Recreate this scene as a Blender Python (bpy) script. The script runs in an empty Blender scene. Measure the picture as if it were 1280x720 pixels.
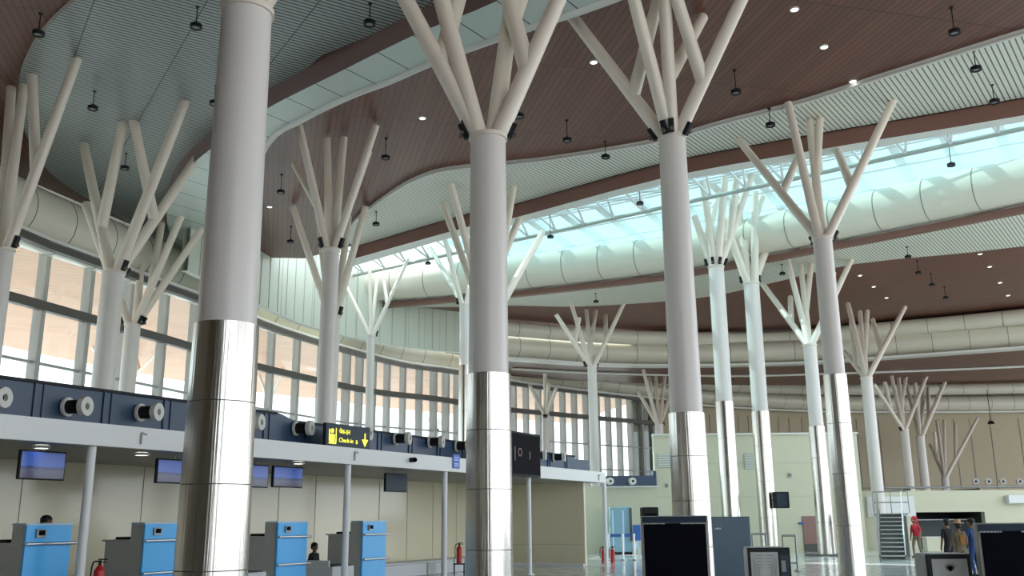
import bpy, bmesh, math, random
from mathutils import Vector, Matrix
random.seed(7)
PI = math.pi
SC = bpy.context.scene
COL = SC.collection

# ------------------------------------------------------------------ camera
FPX, PITCH, ROLL, CAMH = 1180.0, math.radians(13.8), math.radians(0.5), 1.6
CAM = Vector((0, 0, CAMH))
_F = Vector((0, math.cos(PITCH), math.sin(PITCH)))
_R0 = Vector((1, 0, 0)); _U0 = Vector((0, -math.sin(PITCH), math.cos(PITCH)))
_R = _R0 * math.cos(ROLL) - _U0 * math.sin(ROLL)
_U = _U0 * math.cos(ROLL) + _R0 * math.sin(ROLL)

def ray(u, v):
    return _R * ((u - 640) / FPX) + _U * ((360 - v) / FPX) + _F
def at(u, v, z=None, Y=None):
    """world point seen at frame position (u, v) at height z or at distance Y"""
    d = ray(u, v)
    t = (z - CAMH) / d.z if z is not None else Y / d.y
    return CAM + d * t
def depth(p):
    return (Vector(p) - CAM).dot(_F)
def px(p, w):
    """world length of w frame pixels at point p"""
    return w * depth(p) / FPX

cd = bpy.data.cameras.new('camera'); cam = bpy.data.objects.new('camera', cd); COL.objects.link(cam)
cd.sensor_width = 36; cd.lens = FPX / 1280 * 36; cd.clip_end = 2000
M = Matrix((( _R.x, _U.x, -_F.x, 0), (_R.y, _U.y, -_F.y, 0), (_R.z, _U.z, -_F.z, CAMH), (0, 0, 0, 1)))
cam.matrix_world = M
SC.camera = cam

# --------------------------------------------------------------- materials
MATS = {}
def mat(name, col, rough=0.5, metal=0.0, spec=0.5, emit=None, estr=0, noise=0.0, nscale=3.0, coat=0):
    m = bpy.data.materials.new(name); m.use_nodes = True
    nt = m.node_tree; b = nt.nodes['Principled BSDF']
    b.inputs['Base Color'].default_value = (*col, 1); b.inputs['Roughness'].default_value = rough
    b.inputs['Metallic'].default_value = metal
    b.inputs['Specular IOR Level'].default_value = spec
    b.inputs['Coat Weight'].default_value = coat
    if emit:
        b.inputs['Emission Color'].default_value = (*emit, 1); b.inputs['Emission Strength'].default_value = estr
    if noise:
        tc = nt.nodes.new('ShaderNodeTexCoord'); n = nt.nodes.new('ShaderNodeTexNoise')
        n.inputs['Scale'].default_value = nscale; n.inputs['Detail'].default_value = 4
        nt.links.new(tc.outputs['Object'], n.inputs['Vector'])
        r = nt.nodes.new('ShaderNodeMapRange'); r.inputs[3].default_value = 1 - noise; r.inputs[4].default_value = 1 + noise
        nt.links.new(n.outputs['Fac'], r.inputs[0])
        mx = nt.nodes.new('ShaderNodeMix'); mx.data_type = 'RGBA'; mx.blend_type = 'MULTIPLY'; mx.inputs[0].default_value = 1
        mx.inputs[6].default_value = (*col, 1); nt.links.new(r.outputs[0], mx.inputs[7])
        nt.links.new(mx.outputs[2], b.inputs['Base Color'])
    MATS[name] = m
    return m

def lines_mat(name, col, gap, period, gapfrac, az, rough=0.5, cross=0, vary=0.0, spec=0.5, bump=0.0):
    """planks or slats: straight gaps every `period` metres running along azimuth az (from +Y, clockwise)"""
    m = bpy.data.materials.new(name); m.use_nodes = True
    nt = m.node_tree; b = nt.nodes['Principled BSDF']; N = nt.nodes.new; L = nt.links.new
    b.inputs['Roughness'].default_value = rough; b.inputs['Specular IOR Level'].default_value = spec
    tc = N('ShaderNodeTexCoord'); mp = N('ShaderNodeMapping'); mp.vector_type = 'POINT'
    mp.inputs['Rotation'].default_value = (0, 0, az)
    L(tc.outputs['Object'], mp.inputs['Vector'])
    sx = N('ShaderNodeSeparateXYZ'); L(mp.outputs[0], sx.inputs[0])
    dv = N('ShaderNodeMath'); dv.operation = 'DIVIDE'; dv.inputs[1].default_value = period; L(sx.outputs['X'], dv.inputs[0])
    fr = N('ShaderNodeMath'); fr.operation = 'FRACT'; L(dv.outputs[0], fr.inputs[0])
    lt = N('ShaderNodeMath'); lt.operation = 'LESS_THAN'; lt.inputs[1].default_value = gapfrac; L(fr.outputs[0], lt.inputs[0])
    fl = N('ShaderNodeMath'); fl.operation = 'FLOOR'; L(dv.outputs[0], fl.inputs[0])
    fac = lt.outputs[0]
    cellv = fl.outputs[0]
    cx = N('ShaderNodeCombineXYZ'); L(cellv, cx.inputs[0])
    if cross:
        d2 = N('ShaderNodeMath'); d2.operation = 'DIVIDE'; d2.inputs[1].default_value = cross; L(sx.outputs['Y'], d2.inputs[0])
        f2 = N('ShaderNodeMath'); f2.operation = 'FRACT'; L(d2.outputs[0], f2.inputs[0])
        l2 = N('ShaderNodeMath'); l2.operation = 'LESS_THAN'; l2.inputs[1].default_value = 0.03 / cross; L(f2.outputs[0], l2.inputs[0])
        mxx = N('ShaderNodeMath'); mxx.operation = 'MAXIMUM'; L(lt.outputs[0], mxx.inputs[0]); L(l2.outputs[0], mxx.inputs[1])
        fac = mxx.outputs[0]
        fl2 = N('ShaderNodeMath'); fl2.operation = 'FLOOR'; L(d2.outputs[0], fl2.inputs[0]); L(fl2.outputs[0], cx.inputs[1])
    wn = N('ShaderNodeTexWhiteNoise'); L(cx.outputs[0], wn.inputs['Vector'])
    mr = N('ShaderNodeMapRange'); mr.inputs[3].default_value = 1 - vary; mr.inputs[4].default_value = 1 + vary; L(wn.outputs['Value'], mr.inputs[0])
    mu = N('ShaderNodeMix'); mu.data_type = 'RGBA'; mu.blend_type = 'MULTIPLY'; mu.inputs[0].default_value = 1
    mu.inputs[6].default_value = (*col, 1); L(mr.outputs[0], mu.inputs[7])
    mx = N('ShaderNodeMix'); mx.data_type = 'RGBA'; L(fac, mx.inputs[0]); L(mu.outputs[2], mx.inputs[6]); mx.inputs[7].default_value = (*gap, 1)
    L(mx.outputs[2], b.inputs['Base Color'])
    MATS[name] = m
    return m

def glass_mat(name, tint, gloss=0.08):
    m = bpy.data.materials.new(name); m.use_nodes = True
    nt = m.node_tree; nt.nodes.clear(); N = nt.nodes.new; L = nt.links.new
    o = N('ShaderNodeOutputMaterial'); t = N('ShaderNodeBsdfTransparent'); t.inputs[0].default_value = (*tint, 1)
    g = N('ShaderNodeBsdfGlossy'); g.inputs['Roughness'].default_value = 0.02
    mx = N('ShaderNodeMixShader'); mx.inputs[0].default_value = gloss
    L(t.outputs[0], mx.inputs[1]); L(g.outputs[0], mx.inputs[2]); L(mx.outputs[0], o.inputs[0])
    MATS[name] = m
    return m

def steel_mat():
    m = mat('brushed_steel', (0.60, 0.575, 0.53), 0.22, 1.0)
    nt = m.node_tree; b = nt.nodes['Principled BSDF']; N = nt.nodes.new; L = nt.links.new
    tc = N('ShaderNodeTexCoord'); mp = N('ShaderNodeMapping'); mp.inputs['Scale'].default_value = (11, 11, 0.02)
    L(tc.outputs['Object'], mp.inputs[0]); n = N('ShaderNodeTexNoise'); n.inputs['Scale'].default_value = 2.2; n.inputs['Detail'].default_value = 5
    L(mp.outputs[0], n.inputs['Vector'])
    r = N('ShaderNodeMapRange'); r.inputs[3].default_value = 0.12; r.inputs[4].default_value = 0.34; L(n.outputs['Fac'], r.inputs[0]); L(r.outputs[0], b.inputs['Roughness'])
    bp = N('ShaderNodeBump'); bp.inputs['Strength'].default_value = 0.5; bp.inputs['Distance'].default_value = 0.02
    L(n.outputs['Fac'], bp.inputs['Height']); L(bp.outputs[0], b.inputs['Normal'])
steel_mat()
mat('column_white', (0.74, 0.71, 0.68), 0.32)
mat('branch_white', (0.80, 0.73, 0.64), 0.35)
mat('black', (0.010, 0.011, 0.014), 0.5, spec=0.25)
mat('black_gloss', (0.003, 0.003, 0.008), 0.5, spec=0.04)
lines_mat('wood_ceiling', (0.170, 0.064, 0.043), (0.04, 0.016, 0.012), 0.20, 0.12, math.radians(-14), 0.38, cross=4.8, vary=0.14)
lines_mat('slat_band_lit', (0.82, 0.83, 0.73), (0.16, 0.165, 0.145), 0.155, 0.25, math.radians(36), 0.4)  # brighter copy of the oval's slats, stronger light put into the colour
lines_mat('slat_oval_shaded', (0.42, 0.46, 0.45), (0.05, 0.055, 0.055), 0.15, 0.36, math.radians(58), 0.4, cross=2.4)  # same slats made darker, weaker light put into the colour
lines_mat('soffit_panel', (0.60, 0.68, 0.64), (0.06, 0.08, 0.08), 1.35, 0.03, math.radians(36), 0.3)
mat('brown_fascia', (0.22, 0.11, 0.085), 0.4, noise=0.12, nscale=0.6)
mat('pink_fascia', (0.24, 0.15, 0.14), 0.3, noise=0.1, nscale=0.5)
mat('white_trim', (0.78, 0.79, 0.75), 0.4)
mat('white_paint', (0.80, 0.82, 0.82), 0.4)
mat('skylight_white', (0.86, 0.89, 0.90), 0.4)
mat('duct_cream', (0.74, 0.71, 0.60), 0.3)
mat('seam', (0.22, 0.23, 0.21), 0.6)
lines_mat('wall_panel', (0.64, 0.69, 0.60), (0.40, 0.44, 0.38), 0.9, 0.02, 0.0, 0.3, vary=0.03)
mat('cream_wall', (0.64, 0.64, 0.48), 0.45, noise=0.03)
mat('tan_wall', (0.50, 0.43, 0.30), 0.6, noise=0.05, nscale=0.6)
mat('tan_dark', (0.22, 0.19, 0.14), 0.6, noise=0.06, nscale=.5)
mat('beige_gloss', (0.78, 0.72, 0.53), 0.12, noise=0.05, nscale=0.5)
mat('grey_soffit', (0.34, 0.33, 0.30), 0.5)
mat('dark_steel', (0.10, 0.095, 0.085), 0.5)
mat('mullion', (0.42, 0.43, 0.42), 0.4)
lines_mat('orange_wood', (0.68, 0.33, 0.165), (0.36, 0.16, 0.08), 0.42, 0.05, math.radians(45), 0.35, vary=0.06)
mat('navy', (0.022, 0.055, 0.115), 0.38, noise=0.15, nscale=1.2)
mat('nozzle_white', (0.70, 0.70, 0.66), 0.35)
mat('desk_blue', (0.085, 0.50, 1.0), 0.3)
mat('desk_grey', (0.52, 0.525, 0.50), 0.45)
mat('cap_blue', (0.50, 0.68, 0.85), 0.3)
mat('steel_plain', (0.60, 0.61, 0.62), 0.3, 0.9)
mat('belt_black', (0.02, 0.022, 0.022), 0.5)
mat('belt_white', (0.62, 0.65, 0.67), 0.4)
mat('red', (0.55, 0.015, 0.02), 0.3)
mat('yellow_sign', (0.85, 0.80, 0.05), 0.5, emit=(0.9, 0.85, 0.08), estr=0.6)
mat('notice_blue', (0.02, 0.14, 0.62), 0.4)
mat('notice_white', (0.7, 0.78, 0.9), 0.4)
mat('sign_navy', (0.012, 0.03, 0.055), 0.4, spec=0.25)
mat('cabinet_blue', (0.22, 0.42, 0.52), 0.4)
mat('belt_blue', (0.03, 0.12, 0.42), 0.5)
mat('machine_blue', (0.035, 0.085, 0.135), 0.4)
mat('machine_grey', (0.36, 0.35, 0.32), 0.5)
mat('door_brown', (0.30, 0.17, 0.15), 0.5)
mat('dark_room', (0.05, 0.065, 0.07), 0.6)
mat('poster_grey', (0.42, 0.44, 0.43), 0.4)
mat('poster_dark', (0.22, 0.24, 0.235), 0.4)
mat('stair_grey', (0.16, 0.17, 0.17), 0.5)
mat('stair_nose', (0.50, 0.52, 0.50), 0.4)
mat('rail_grey', (0.30, 0.31, 0.31), 0.4, 0.6)
mat('skin', (0.24, 0.12, 0.075), 0.5)
mat('hair', (0.01, 0.009, 0.008), 0.6)
mat('cloth_red', (0.52, 0.02, 0.04), 0.8)
mat('cloth_black', (0.015, 0.017, 0.025), 0.8)
mat('cloth_olive', (0.17, 0.14, 0.085), 0.8)
mat('cloth_orange', (0.35, 0.17, 0.05), 0.8)
mat('cloth_blue', (0.02, 0.06, 0.20), 0.8)
mat('cloth_khaki', (0.20, 0.16, 0.11), 0.8)
mat('straw', (0.50, 0.36, 0.19), 0.8)
mat('lamp_white', (0.9, 0.9, 0.88), 0.4, emit=(1, 0.97, 0.9), estr=1.6)
mat('concrete_out', (0.72, 0.67, 0.60), 0.8)
mat('vent_grey', (0.46, 0.50, 0.45), 0.5)
glass_mat('glass_sky', (0.26, 0.41, 0.425), 0.05)
glass_mat('glass_facade', (0.90, 0.95, 0.95), 0.05)

def screen_mat():
    m = bpy.data.materials.new('screen'); m.use_nodes = True; nt = m.node_tree; N = nt.nodes.new; L = nt.links.new
    b = nt.nodes['Principled BSDF']; b.inputs['Roughness'].default_value = 0.2
    tc = N('ShaderNodeTexCoord'); s = N('ShaderNodeSeparateXYZ'); L(tc.outputs['Generated'], s.inputs[0])
    n = N('ShaderNodeTexNoise'); n.inputs['Scale'].default_value = 6; L(tc.outputs['Generated'], n.inputs['Vector'])
    ad = N('ShaderNodeMath'); ad.operation = 'MULTIPLY_ADD'; ad.inputs[1].default_value = 0.18; L(n.outputs['Fac'], ad.inputs[0]); L(s.outputs['Z'], ad.inputs[2])
    cr = N('ShaderNodeValToRGB'); e = cr.color_ramp.elements
    e[0].position = 0.0; e[0].color = (0.06, 0.055, 0.09, 1); e[1].position = 1.0; e[1].color = (0.025, 0.085, 0.42, 1)
    for p, c in ((0.38, (0.08, 0.085, 0.16, 1)), (0.50, (0.012, 0.03, 0.12, 1)), (0.56, (0.04, 0.11, 0.46, 1))):
        k = e.new(p); k.color = c
    L(ad.outputs[0], cr.inputs[0]); L(cr.outputs[0], b.inputs['Base Color']); L(cr.outputs[0], b.inputs['Emission Color']); b.inputs['Emission Strength'].default_value = 0.12
    MATS['screen'] = m
screen_mat()

def floor_mat():
    m = mat('floor_stone', (0.52, 0.55, 0.55), 0.13); nt = m.node_tree; b = nt.nodes['Principled BSDF']; N = nt.nodes.new; L = nt.links.new
    tc = N('ShaderNodeTexCoord'); br = N('ShaderNodeTexBrick'); br.inputs['Scale'].default_value = 1.0
    br.offset = 0; br.inputs['Brick Width'].default_value = 0.9; br.inputs['Row Height'].default_value = 0.9; br.inputs['Mortar Size'].default_value = 0.006
    br.inputs['Color1'].default_value = (0.52, 0.56, 0.56, 1); br.inputs['Color2'].default_value = (0.58, 0.61, 0.61, 1); br.inputs['Mortar'].default_value = (0.36, 0.38, 0.38, 1)
    mp = N('ShaderNodeMapping'); mp.inputs['Rotation'].default_value = (0, 0, math.radians(32)); L(tc.outputs['Object'], mp.inputs[0]); L(mp.outputs[0], br.inputs['Vector'])
    L(br.outputs['Color'], b.inputs['Base Color'])
floor_mat()

# ------------------------------------------------------------ mesh helpers
class MB:
    def __init__(s): s.bm = bmesh.new(); s.mats = []
    def mi(s, m):
        if m not in s.mats: s.mats.append(m)
        return s.mats.index(m)
    def _set(s, faces, m):
        i = s.mi(m)
        for f in faces: f.material_index = i
    def poly(s, pts, m):
        f = s.bm.faces.new([s.bm.verts.new(p) for p in pts]); s._set([f], m); return f
    def box(s, c, size, m, rz=0.0, bevel=0.0, rot=None):
        r = bmesh.ops.create_cube(s.bm, size=1.0)
        vs = r['verts']
        R = rot if rot is not None else Matrix.Rotation(rz, 4, 'Z')
        bmesh.ops.transform(s.bm, matrix=Matrix.Translation(c) @ R.to_4x4() @ Matrix.Diagonal((*size, 1)), verts=vs)
        fs = list({f for v in vs for f in v.link_faces})
        if bevel:
            es = list({e for v in vs for e in v.link_edges})
            rr = bmesh.ops.bevel(s.bm, geom=es, offset=bevel, segments=2, profile=0.5, affect='EDGES')
            fs = list({f for f in fs if f.is_valid} | set(rr['faces']))
        s._set(fs, m)
    def cyl(s, p0, p1, r0, r1, m, n=20, caps=True):
        p0, p1 = Vector(p0), Vector(p1); d = (p1 - p0)
        q = d.to_track_quat('Z', 'Y').to_matrix()
        a = [s.bm.verts.new(p0 + q @ Vector((r0 * math.cos(2*PI*i/n), r0 * math.sin(2*PI*i/n), 0))) for i in range(n)]
        b = [s.bm.verts.new(p1 + q @ Vector((r1 * math.cos(2*PI*i/n), r1 * math.sin(2*PI*i/n), 0))) for i in range(n)]
        fs = []
        for i in range(n):
            f = s.bm.faces.new((a[i], a[(i+1) % n], b[(i+1) % n], b[i])); f.smooth = True; fs.append(f)
        if caps:
            if r0 > 1e-5: fs.append(s.bm.faces.new(a[::-1]))
            if r1 > 1e-5: fs.append(s.bm.faces.new(b))
            for f in fs[n:]:
                for e in f.edges: e.smooth = False
        s._set(fs, m)
    def ring(s, p0, axis, ri, ro, h, m, n=24):
        """washer with inner and outer radius and thickness h along axis"""
        q = Vector(axis).to_track_quat('Z', 'Y').to_matrix(); p0 = Vector(p0)
        L = []
        for (r, z) in ((ri, 0), (ro, 0), (ro, h), (ri, h)):
            L.append([s.bm.verts.new(p0 + q @ Vector((r*math.cos(2*PI*i/n), r*math.sin(2*PI*i/n), z))) for i in range(n)])
        fs = []
        for k in range(4):
            a, b = L[k], L[(k+1) % 4]
            for i in range(n):
                fs.append(s.bm.faces.new((a[i], a[(i+1) % n], b[(i+1) % n], b[i])))
        s._set(fs, m)
    def sweep(s, pts, rads, m, n=20, squash=1.0):
        """tube along a list of points, rings kept upright"""
        rows = []
        for i, p in enumerate(pts):
            p = Vector(p)
            d = (Vector(pts[min(i+1, len(pts)-1)]) - Vector(pts[max(i-1, 0)])); d.normalize()
            side = d.cross(Vector((0, 0, 1))); side.normalize(); up = side.cross(d)
            r = rads[i] if isinstance(rads, (list, tuple)) else rads
            rows.append([s.bm.verts.new(p + side * (r*math.cos(2*PI*k/n)) + up * (r*squash*math.sin(2*PI*k/n))) for k in range(n)])
        fs = []
        for a, b in zip(rows, rows[1:]):
            for k in range(n):
                f = s.bm.faces.new((a[k], a[(k+1) % n], b[(k+1) % n], b[k])); f.smooth = True; fs.append(f)
        fs.append(s.bm.faces.new(rows[0][::-1])); fs.append(s.bm.faces.new(rows[-1]))
        for f in fs[-2:]:
            for e in f.edges: e.smooth = False
        s._set(fs, m)
    def slab(s, pts, z0, z1, mb, ms, mt=None):
        """horizontal slab under polygon pts (x, y); bottom, side and top materials"""
        bot = [s.bm.verts.new((p[0], p[1], z0)) for p in pts]; top = [s.bm.verts.new((p[0], p[1], z1)) for p in pts]
        f = s.bm.faces.new(bot); g = s.bm.faces.new(top[::-1])
        s._set([f], mb); s._set([g], mt or ms)
        n = len(pts); sd = [s.bm.faces.new((bot[i], top[i], top[(i+1) % n], bot[(i+1) % n])) for i in range(n)]
        s._set(sd, ms)
        bmesh.ops.recalc_face_normals(s.bm, faces=[f, g] + sd)
        bmesh.ops.triangulate(s.bm, faces=[f, g], ngon_method='EAR_CLIP')
    def strip(s, A, B, m):
        for i in range(len(A) - 1):
            s.poly([A[i], A[i+1], B[i+1], B[i]], m)
    def uv(s, c, r, m, sc=(1, 1, 1), seg=16):
        rr = bmesh.ops.create_uvsphere(s.bm, u_segments=seg, v_segments=seg//2+2, radius=r)
        bmesh.ops.transform(s.bm, matrix=Matrix.Translation(c) @ Matrix.Diagonal((*sc, 1)), verts=rr['verts'])
        fs = list({f for v in rr['verts'] for f in v.link_faces})
        for f in fs: f.smooth = True
        s._set(fs, m)
    def build(s, name, parent=None, loc=None):
        if loc is not None:
            bmesh.ops.translate(s.bm, vec=-Vector(loc), verts=s.bm.verts)
        me = bpy.data.meshes.new(name); s.bm.to_mesh(me); s.bm.free()
        for m in s.mats: me.materials.append(MATS[m])
        o = bpy.data.objects.new(name, me); COL.objects.link(o)
        if parent is not None:
            o.parent = parent
            if loc is None: o.matrix_parent_inverse = parent.matrix_basis.inverted()
        if loc is not None and parent is None: o.location = loc
        return o

def thing(name, label, cat, loc=(0, 0, 0), rz=0.0, group=None):
    o = bpy.data.objects.new(name, None); COL.objects.link(o); o.empty_display_size = 0.2
    o.location = loc; o.rotation_euler = (0, 0, rz)
    return tag(o, label, cat, group)
def tag(o, label, cat, group=None):
    o['label'] = label; o['category'] = cat
    if group: o['group'] = group
    return o
def struct(o):
    o['kind'] = 'structure'; return o
def local(m, name, parent):
    """mesh given in its parent's own coordinates"""
    o = m.build(name); o.parent = parent; return o
def spline(P, sub=6):
    P = [Vector(p) for p in P]; out = []
    for i in range(len(P) - 1):
        p0 = P[max(i-1, 0)]; p1 = P[i]; p2 = P[i+1]; p3 = P[min(i+2, len(P)-1)]
        for k in range(sub):
            t = k / sub
            out.append(0.5 * ((2*p1) + (p2-p0)*t + (2*p0-5*p1+4*p2-p3)*t*t + (-p0+3*p1-3*p2+p3)*t**3))
    out.append(P[-1]); return out
def offset(P, d):
    """plan offset to the left of travel by d"""
    out = []
    for i, p in enumerate(P):
        t = Vector(P[min(i+1, len(P)-1)]) - Vector(P[max(i-1, 0)]); t.z = 0; t.normalize()
        out.append(Vector(p) + Vector((-t.y, t.x, 0)) * d)
    return out
def resample(P, step):
    out = [Vector(P[0])]; acc = 0.0
    for a, b in zip(P, P[1:]):
        a, b = Vector(a), Vector(b); L = (b - a).length; s = step - acc
        while s <= L:
            out.append(a.lerp(b, s / L)); s += step
        acc = (acc + L) % step
    return out
def pxline(L, z, sub=5):
    return spline([at(u, v, z=z) for u, v in L], sub)

# ------------------------------------------------------------------- floor
m = MB(); m.slab([(-70, -30), (110, -30), (110, 130), (-70, 130)], -0.3, 0.0, 'floor_stone', 'floor_stone'); struct(m.build('floor'))
m = MB(); m.slab([(-500, -500), (500, -500), (500, 600), (-500, 600)], -0.9, -0.35, 'concrete_out', 'concrete_out'); struct(m.build('ground'))

# ------------------------------------- facade tube and glazed facade (left)
ZT = 12.5
tube_px = [(-420, 20), (-200, 145), (0, 255), (130, 307), (260, 357), (345, 393), (480, 434), (560, 447), (640, 464), (720, 475), (800, 485), (845, 490)]
tube_c = [at(u, v, z=ZT) for u, v in tube_px]
TUBE = spline(tube_c, 6)
_fo = offset(TUBE, 1.5)
_k = [i for i, p in enumerate(_fo) if p.y < 58][-1]
FAC = resample(_fo[:_k+1], 2.45); FAC = FAC + resample([FAC[-1]] + _fo[_k+1:], 1.35)[1:]           # plan line of the glass facade
FACS = [Vector((p.x, p.y, 0)) for p in FAC]

def seam_tube(name, label, P, R, step, group=None, cat='duct', seam=0.035):
    P = [Vector(p) for p in P]
    o = MB()
    n = len(P)
    rr = R if isinstance(R, (list, tuple)) else [R] * n
    o.sweep(P, rr, 'duct_cream', 28)
    ob = o.build(name); tag(ob, label, cat, group)
    # panel joints, thin dark bands standing 6 mm proud
    q = MB(); acc = 0.0
    for i in range(n - 1):
        L = (P[i+1] - P[i]).length
        s = (step - acc) if acc else 0.0
        while s < L:
            c = P[i].lerp(P[i+1], s / L); d = (P[i+1] - P[i]).normalized(); r = rr[i] + (rr[i+1] - rr[i]) * s / L
            q.ring(c - d * seam / 2, d, r - 0.03, r + 0.012, seam, 'seam', 28)
            s += step
        acc = (acc + L) % step
    sb = q.build('panel_joints', ob); sb['kind'] = 'stuff'
    return ob

rad = [1.25 - 0.55 * i / (len(TUBE) - 1) for i in range(len(TUBE))]
seam_tube('air_duct', 'large cream panelled round duct curving along the top of the glass facade', TUBE, rad, 2.2)
# ledge, head beam, middle rail along the facade
def rail(P, z, w, h, matn, name):
    A = offset(P, -w/2); B = offset(P, w/2); q = MB()
    for i in range(len(P)-1):
        a0, a1, b0, b1 = A[i], A[i+1], B[i], B[i+1]
        def v(p, zz): return Vector((p.x, p.y, zz))
        q.poly([v(a0, z), v(a1, z), v(b1, z), v(b0, z)], matn); q.poly([v(a0, z+h), v(b0, z+h), v(b1, z+h), v(a1, z+h)], matn)
        q.poly([v(a0, z), v(a0, z+h), v(a1, z+h), v(a1, z)], matn); q.poly([v(b0, z), v(b1, z), v(b1, z+h), v(b0, z+h)], matn)
    return struct(q.build(name))
rail(offset(FACS, -2.3), 11.25, 0.30, 0.24, 'dark_steel', 'trim_1')
rail(offset(FACS, -2.0), 11.55, 0.9, 0.12, 'white_trim', 'trim_2')
rail(offset(FACS, -0.2), 9.6, 0.3, 0.36, 'dark_steel', 'trim_3')
nb = len(FACS) - 1
for i in range(nb):
    a, b = FACS[i], FACS[i+1]; d = (b - a).normalized(); ang = math.atan2(d.y, d.x); L = (b - a).length; c = (a + b) / 2
    w = struct(bpy.data.objects.new('window_%d' % (i+1), None)); COL.objects.link(w); w.location = a
    q = MB(); q.box(a + Vector((0, 0, 6.2)), (0.22 if a.y < 58 else 0.16, 0.42 if a.y < 58 else 0.6, 12.4), 'mullion', ang); q.build('mullion', w)
    q = MB()
    for z in (0.1, 3.4, 5.6, 7.6, 9.9, 12.3):
        q.box(c + Vector((0, 0, z)), (L - 0.2, 0.10, 0.11), 'mullion', ang)
    q.build('transoms', w)
    q = MB(); q.box(c + Vector((0, 0, 6.2)), (L - 0.2, 0.025, 12.3), 'glass_facade', ang); q.build('pane', w)
# panelled wall over the facade
Pw = spline([at(u, v, z=z) for u, v, z in ((240, 262, 14.4), (300, 298, 14.4), (345, 325, 14.4), (395, 350, 14.4), (487, 381, 14.2), (604, 396, 14.2))], 5)
q = MB(); PB = offset(Pw, 0.3)
for P_, fl in ((Pw, 0), (PB, 1)):
    lo = [Vector((p.x, p.y, 11.75)) for p in P_]; hi = [Vector((p.x, p.y, 18.0)) for p in P_]
    q.strip(lo, hi, 'wall_panel')
q.strip([Vector((p.x, p.y, 11.75)) for p in Pw], [Vector((p.x, p.y, 11.75)) for p in PB], 'white_trim')
q.strip([Vector((p.x, p.y, 12.3)) for p in offset(FACS, .02)], [Vector((p.x, p.y, 15.0)) for p in offset(FACS, .02)], 'wall_panel')
struct(q.build('wall_left'))
q = MB()
for c, p2 in zip(resample(Pw, 0.95), resample(Pw, 0.95)[1:]):
    d = (p2 - c); d.z = 0; d.normalize()
    q.box(Vector((c.x, c.y, 14.9)) + Vector((d.y, -d.x, 0)) * 0.012, (0.035, 0.03, 6.2), 'vent_grey', math.atan2(d.y, d.x))
struct(q.build('trim_4'))
# timber eaves outside the facade
q = MB(); O1 = offset(FACS, 0.3); O2 = offset(FACS, 12.5)
q.strip([Vector((p.x, p.y, 12.45)) for p in O1], [Vector((p.x, p.y, 10.9)) for p in O2], 'orange_wood')
q.strip([Vector((p.x, p.y, 12.9)) for p in O1], [Vector((p.x, p.y, 11.2)) for p in O2], 'white_trim')
q.strip([Vector((p.x, p.y, 10.9)) for p in O2], [Vector((p.x, p.y, 11.2)) for p in O2], 'white_trim')
struct(q.build('ceiling_eaves'))

q = MB(); q.box((-8.5, -13, 7.2), (24, .3, 14.4), 'tan_dark'); struct(q.build('sky_blocker_rear'))  # unseen wall behind the camera, added so the steel reflects a dark side
q = MB(); q.box((-20.4, 3, 7.2), (.3, 32, 14.4), 'tan_dark'); struct(q.build('sky_blocker_left'))  # unseen side wall, added to keep bright sky out of the steel reflections
# ---------------------------------------------------------------- ceilings
ZC = 14.4
rim_top = [(300, 345), (447, 308), (587, 265), (640, 256), (823, 208), (1000, 177), (1280, 130), (1700, 50)]
E1 = pxline(rim_top, 14.3)
q = MB()
left_edge = [Vector((p.x, p.y, 0)) for p in offset(FACS, -0.25)]
cutY = E1[0].y
le = [p for p in left_edge if p.y < 47]
base = [(p.x, p.y) for p in le]
wallend = le[-1]
base += [(p.x, p.y) for p in E1 if p.y < 46 and p.x > wallend.x + 0.5]
base += [(70, -14), (-40, -14)]
q.slab(base, ZC, ZC + 0.5, 'wood_ceiling', 'wood_ceiling'); struct(q.build('ceiling'))

def zpoly(L, z): return [(p.x, p.y) for p in (at(u, v, z=z) for u, v in L)]
# slatted oval at the left
q = MB()
oval = [(110, -12), (62, 30), (34, 70), (23, 110), (30, 160), (55, 208), (95, 240), (140, 266), (200, 303), (236, 326),
        (262, 330), (300, 250), (330, 130), (403, 69), (520, 21), (620, -18), (760, -70), (620, -170), (300, -150)]
P = [at(u, v, z=14.25) for u, v in oval]; P = spline(P[:10], 4) + P[10:]
q.slab([(p.x, p.y) for p in P], 14.25, 14.41, 'slat_oval_shaded', 'white_trim'); struct(q.build('ceiling_slats'))
# hanging bulkhead with panelled soffit
near = [(960, -165), (770, -75), (617, 3), (533, 37), (480, 62), (420, 92), (335, 135), (285, 170), (243, 203), (217, 232), (208, 262), (214, 295), (236, 324)]
far = [(262, 338), (285, 320), (305, 260), (333, 181), (380, 148), (437, 120), (487, 101), (537, 79), (623, 47), (760, 1), (900, -60), (1010, -130)]
ZB = 13.62
Nn = pxline(near, ZB, 4); Ff = pxline(far, ZB, 4)
q = MB(); q.slab([(p.x, p.y) for p in Nn + Ff], ZB, 14.42, 'soffit_panel', 'pink_fascia'); struct(q.build('trim_5'))
q = MB(); q.sweep([p + Vector((0, 0, 0.0)) for p in Ff], 0.11, 'white_trim', 8); struct(q.build('trim_6'))
# slatted band along the skylight
nearb = [(432, 300), (440, 282), (455, 267), (490, 242), (520, 225), (560, 213), (640, 205), (700, 198), (820, 178), (900, 156), (1000, 130), (1100, 98), (1280, 42), (1600, -60)]
farb = [(1700, 30), (1280, 130), (1000, 177), (823, 208), (640, 258), (587, 268), (447, 312)]
q = MB(); q.slab([(p.x, p.y) for p in pxline(nearb, 14.25, 4) + [at(u, v, z=14.25) for u, v in farb]], 14.25, 14.41, 'slat_band_lit', 'white_trim')
struct(q.build('ceiling_slats'))
q = MB(); q.sweep(pxline(nearb, 14.25, 4), 0.05, 'white_trim', 6); struct(q.build('trim_7'))
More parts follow.
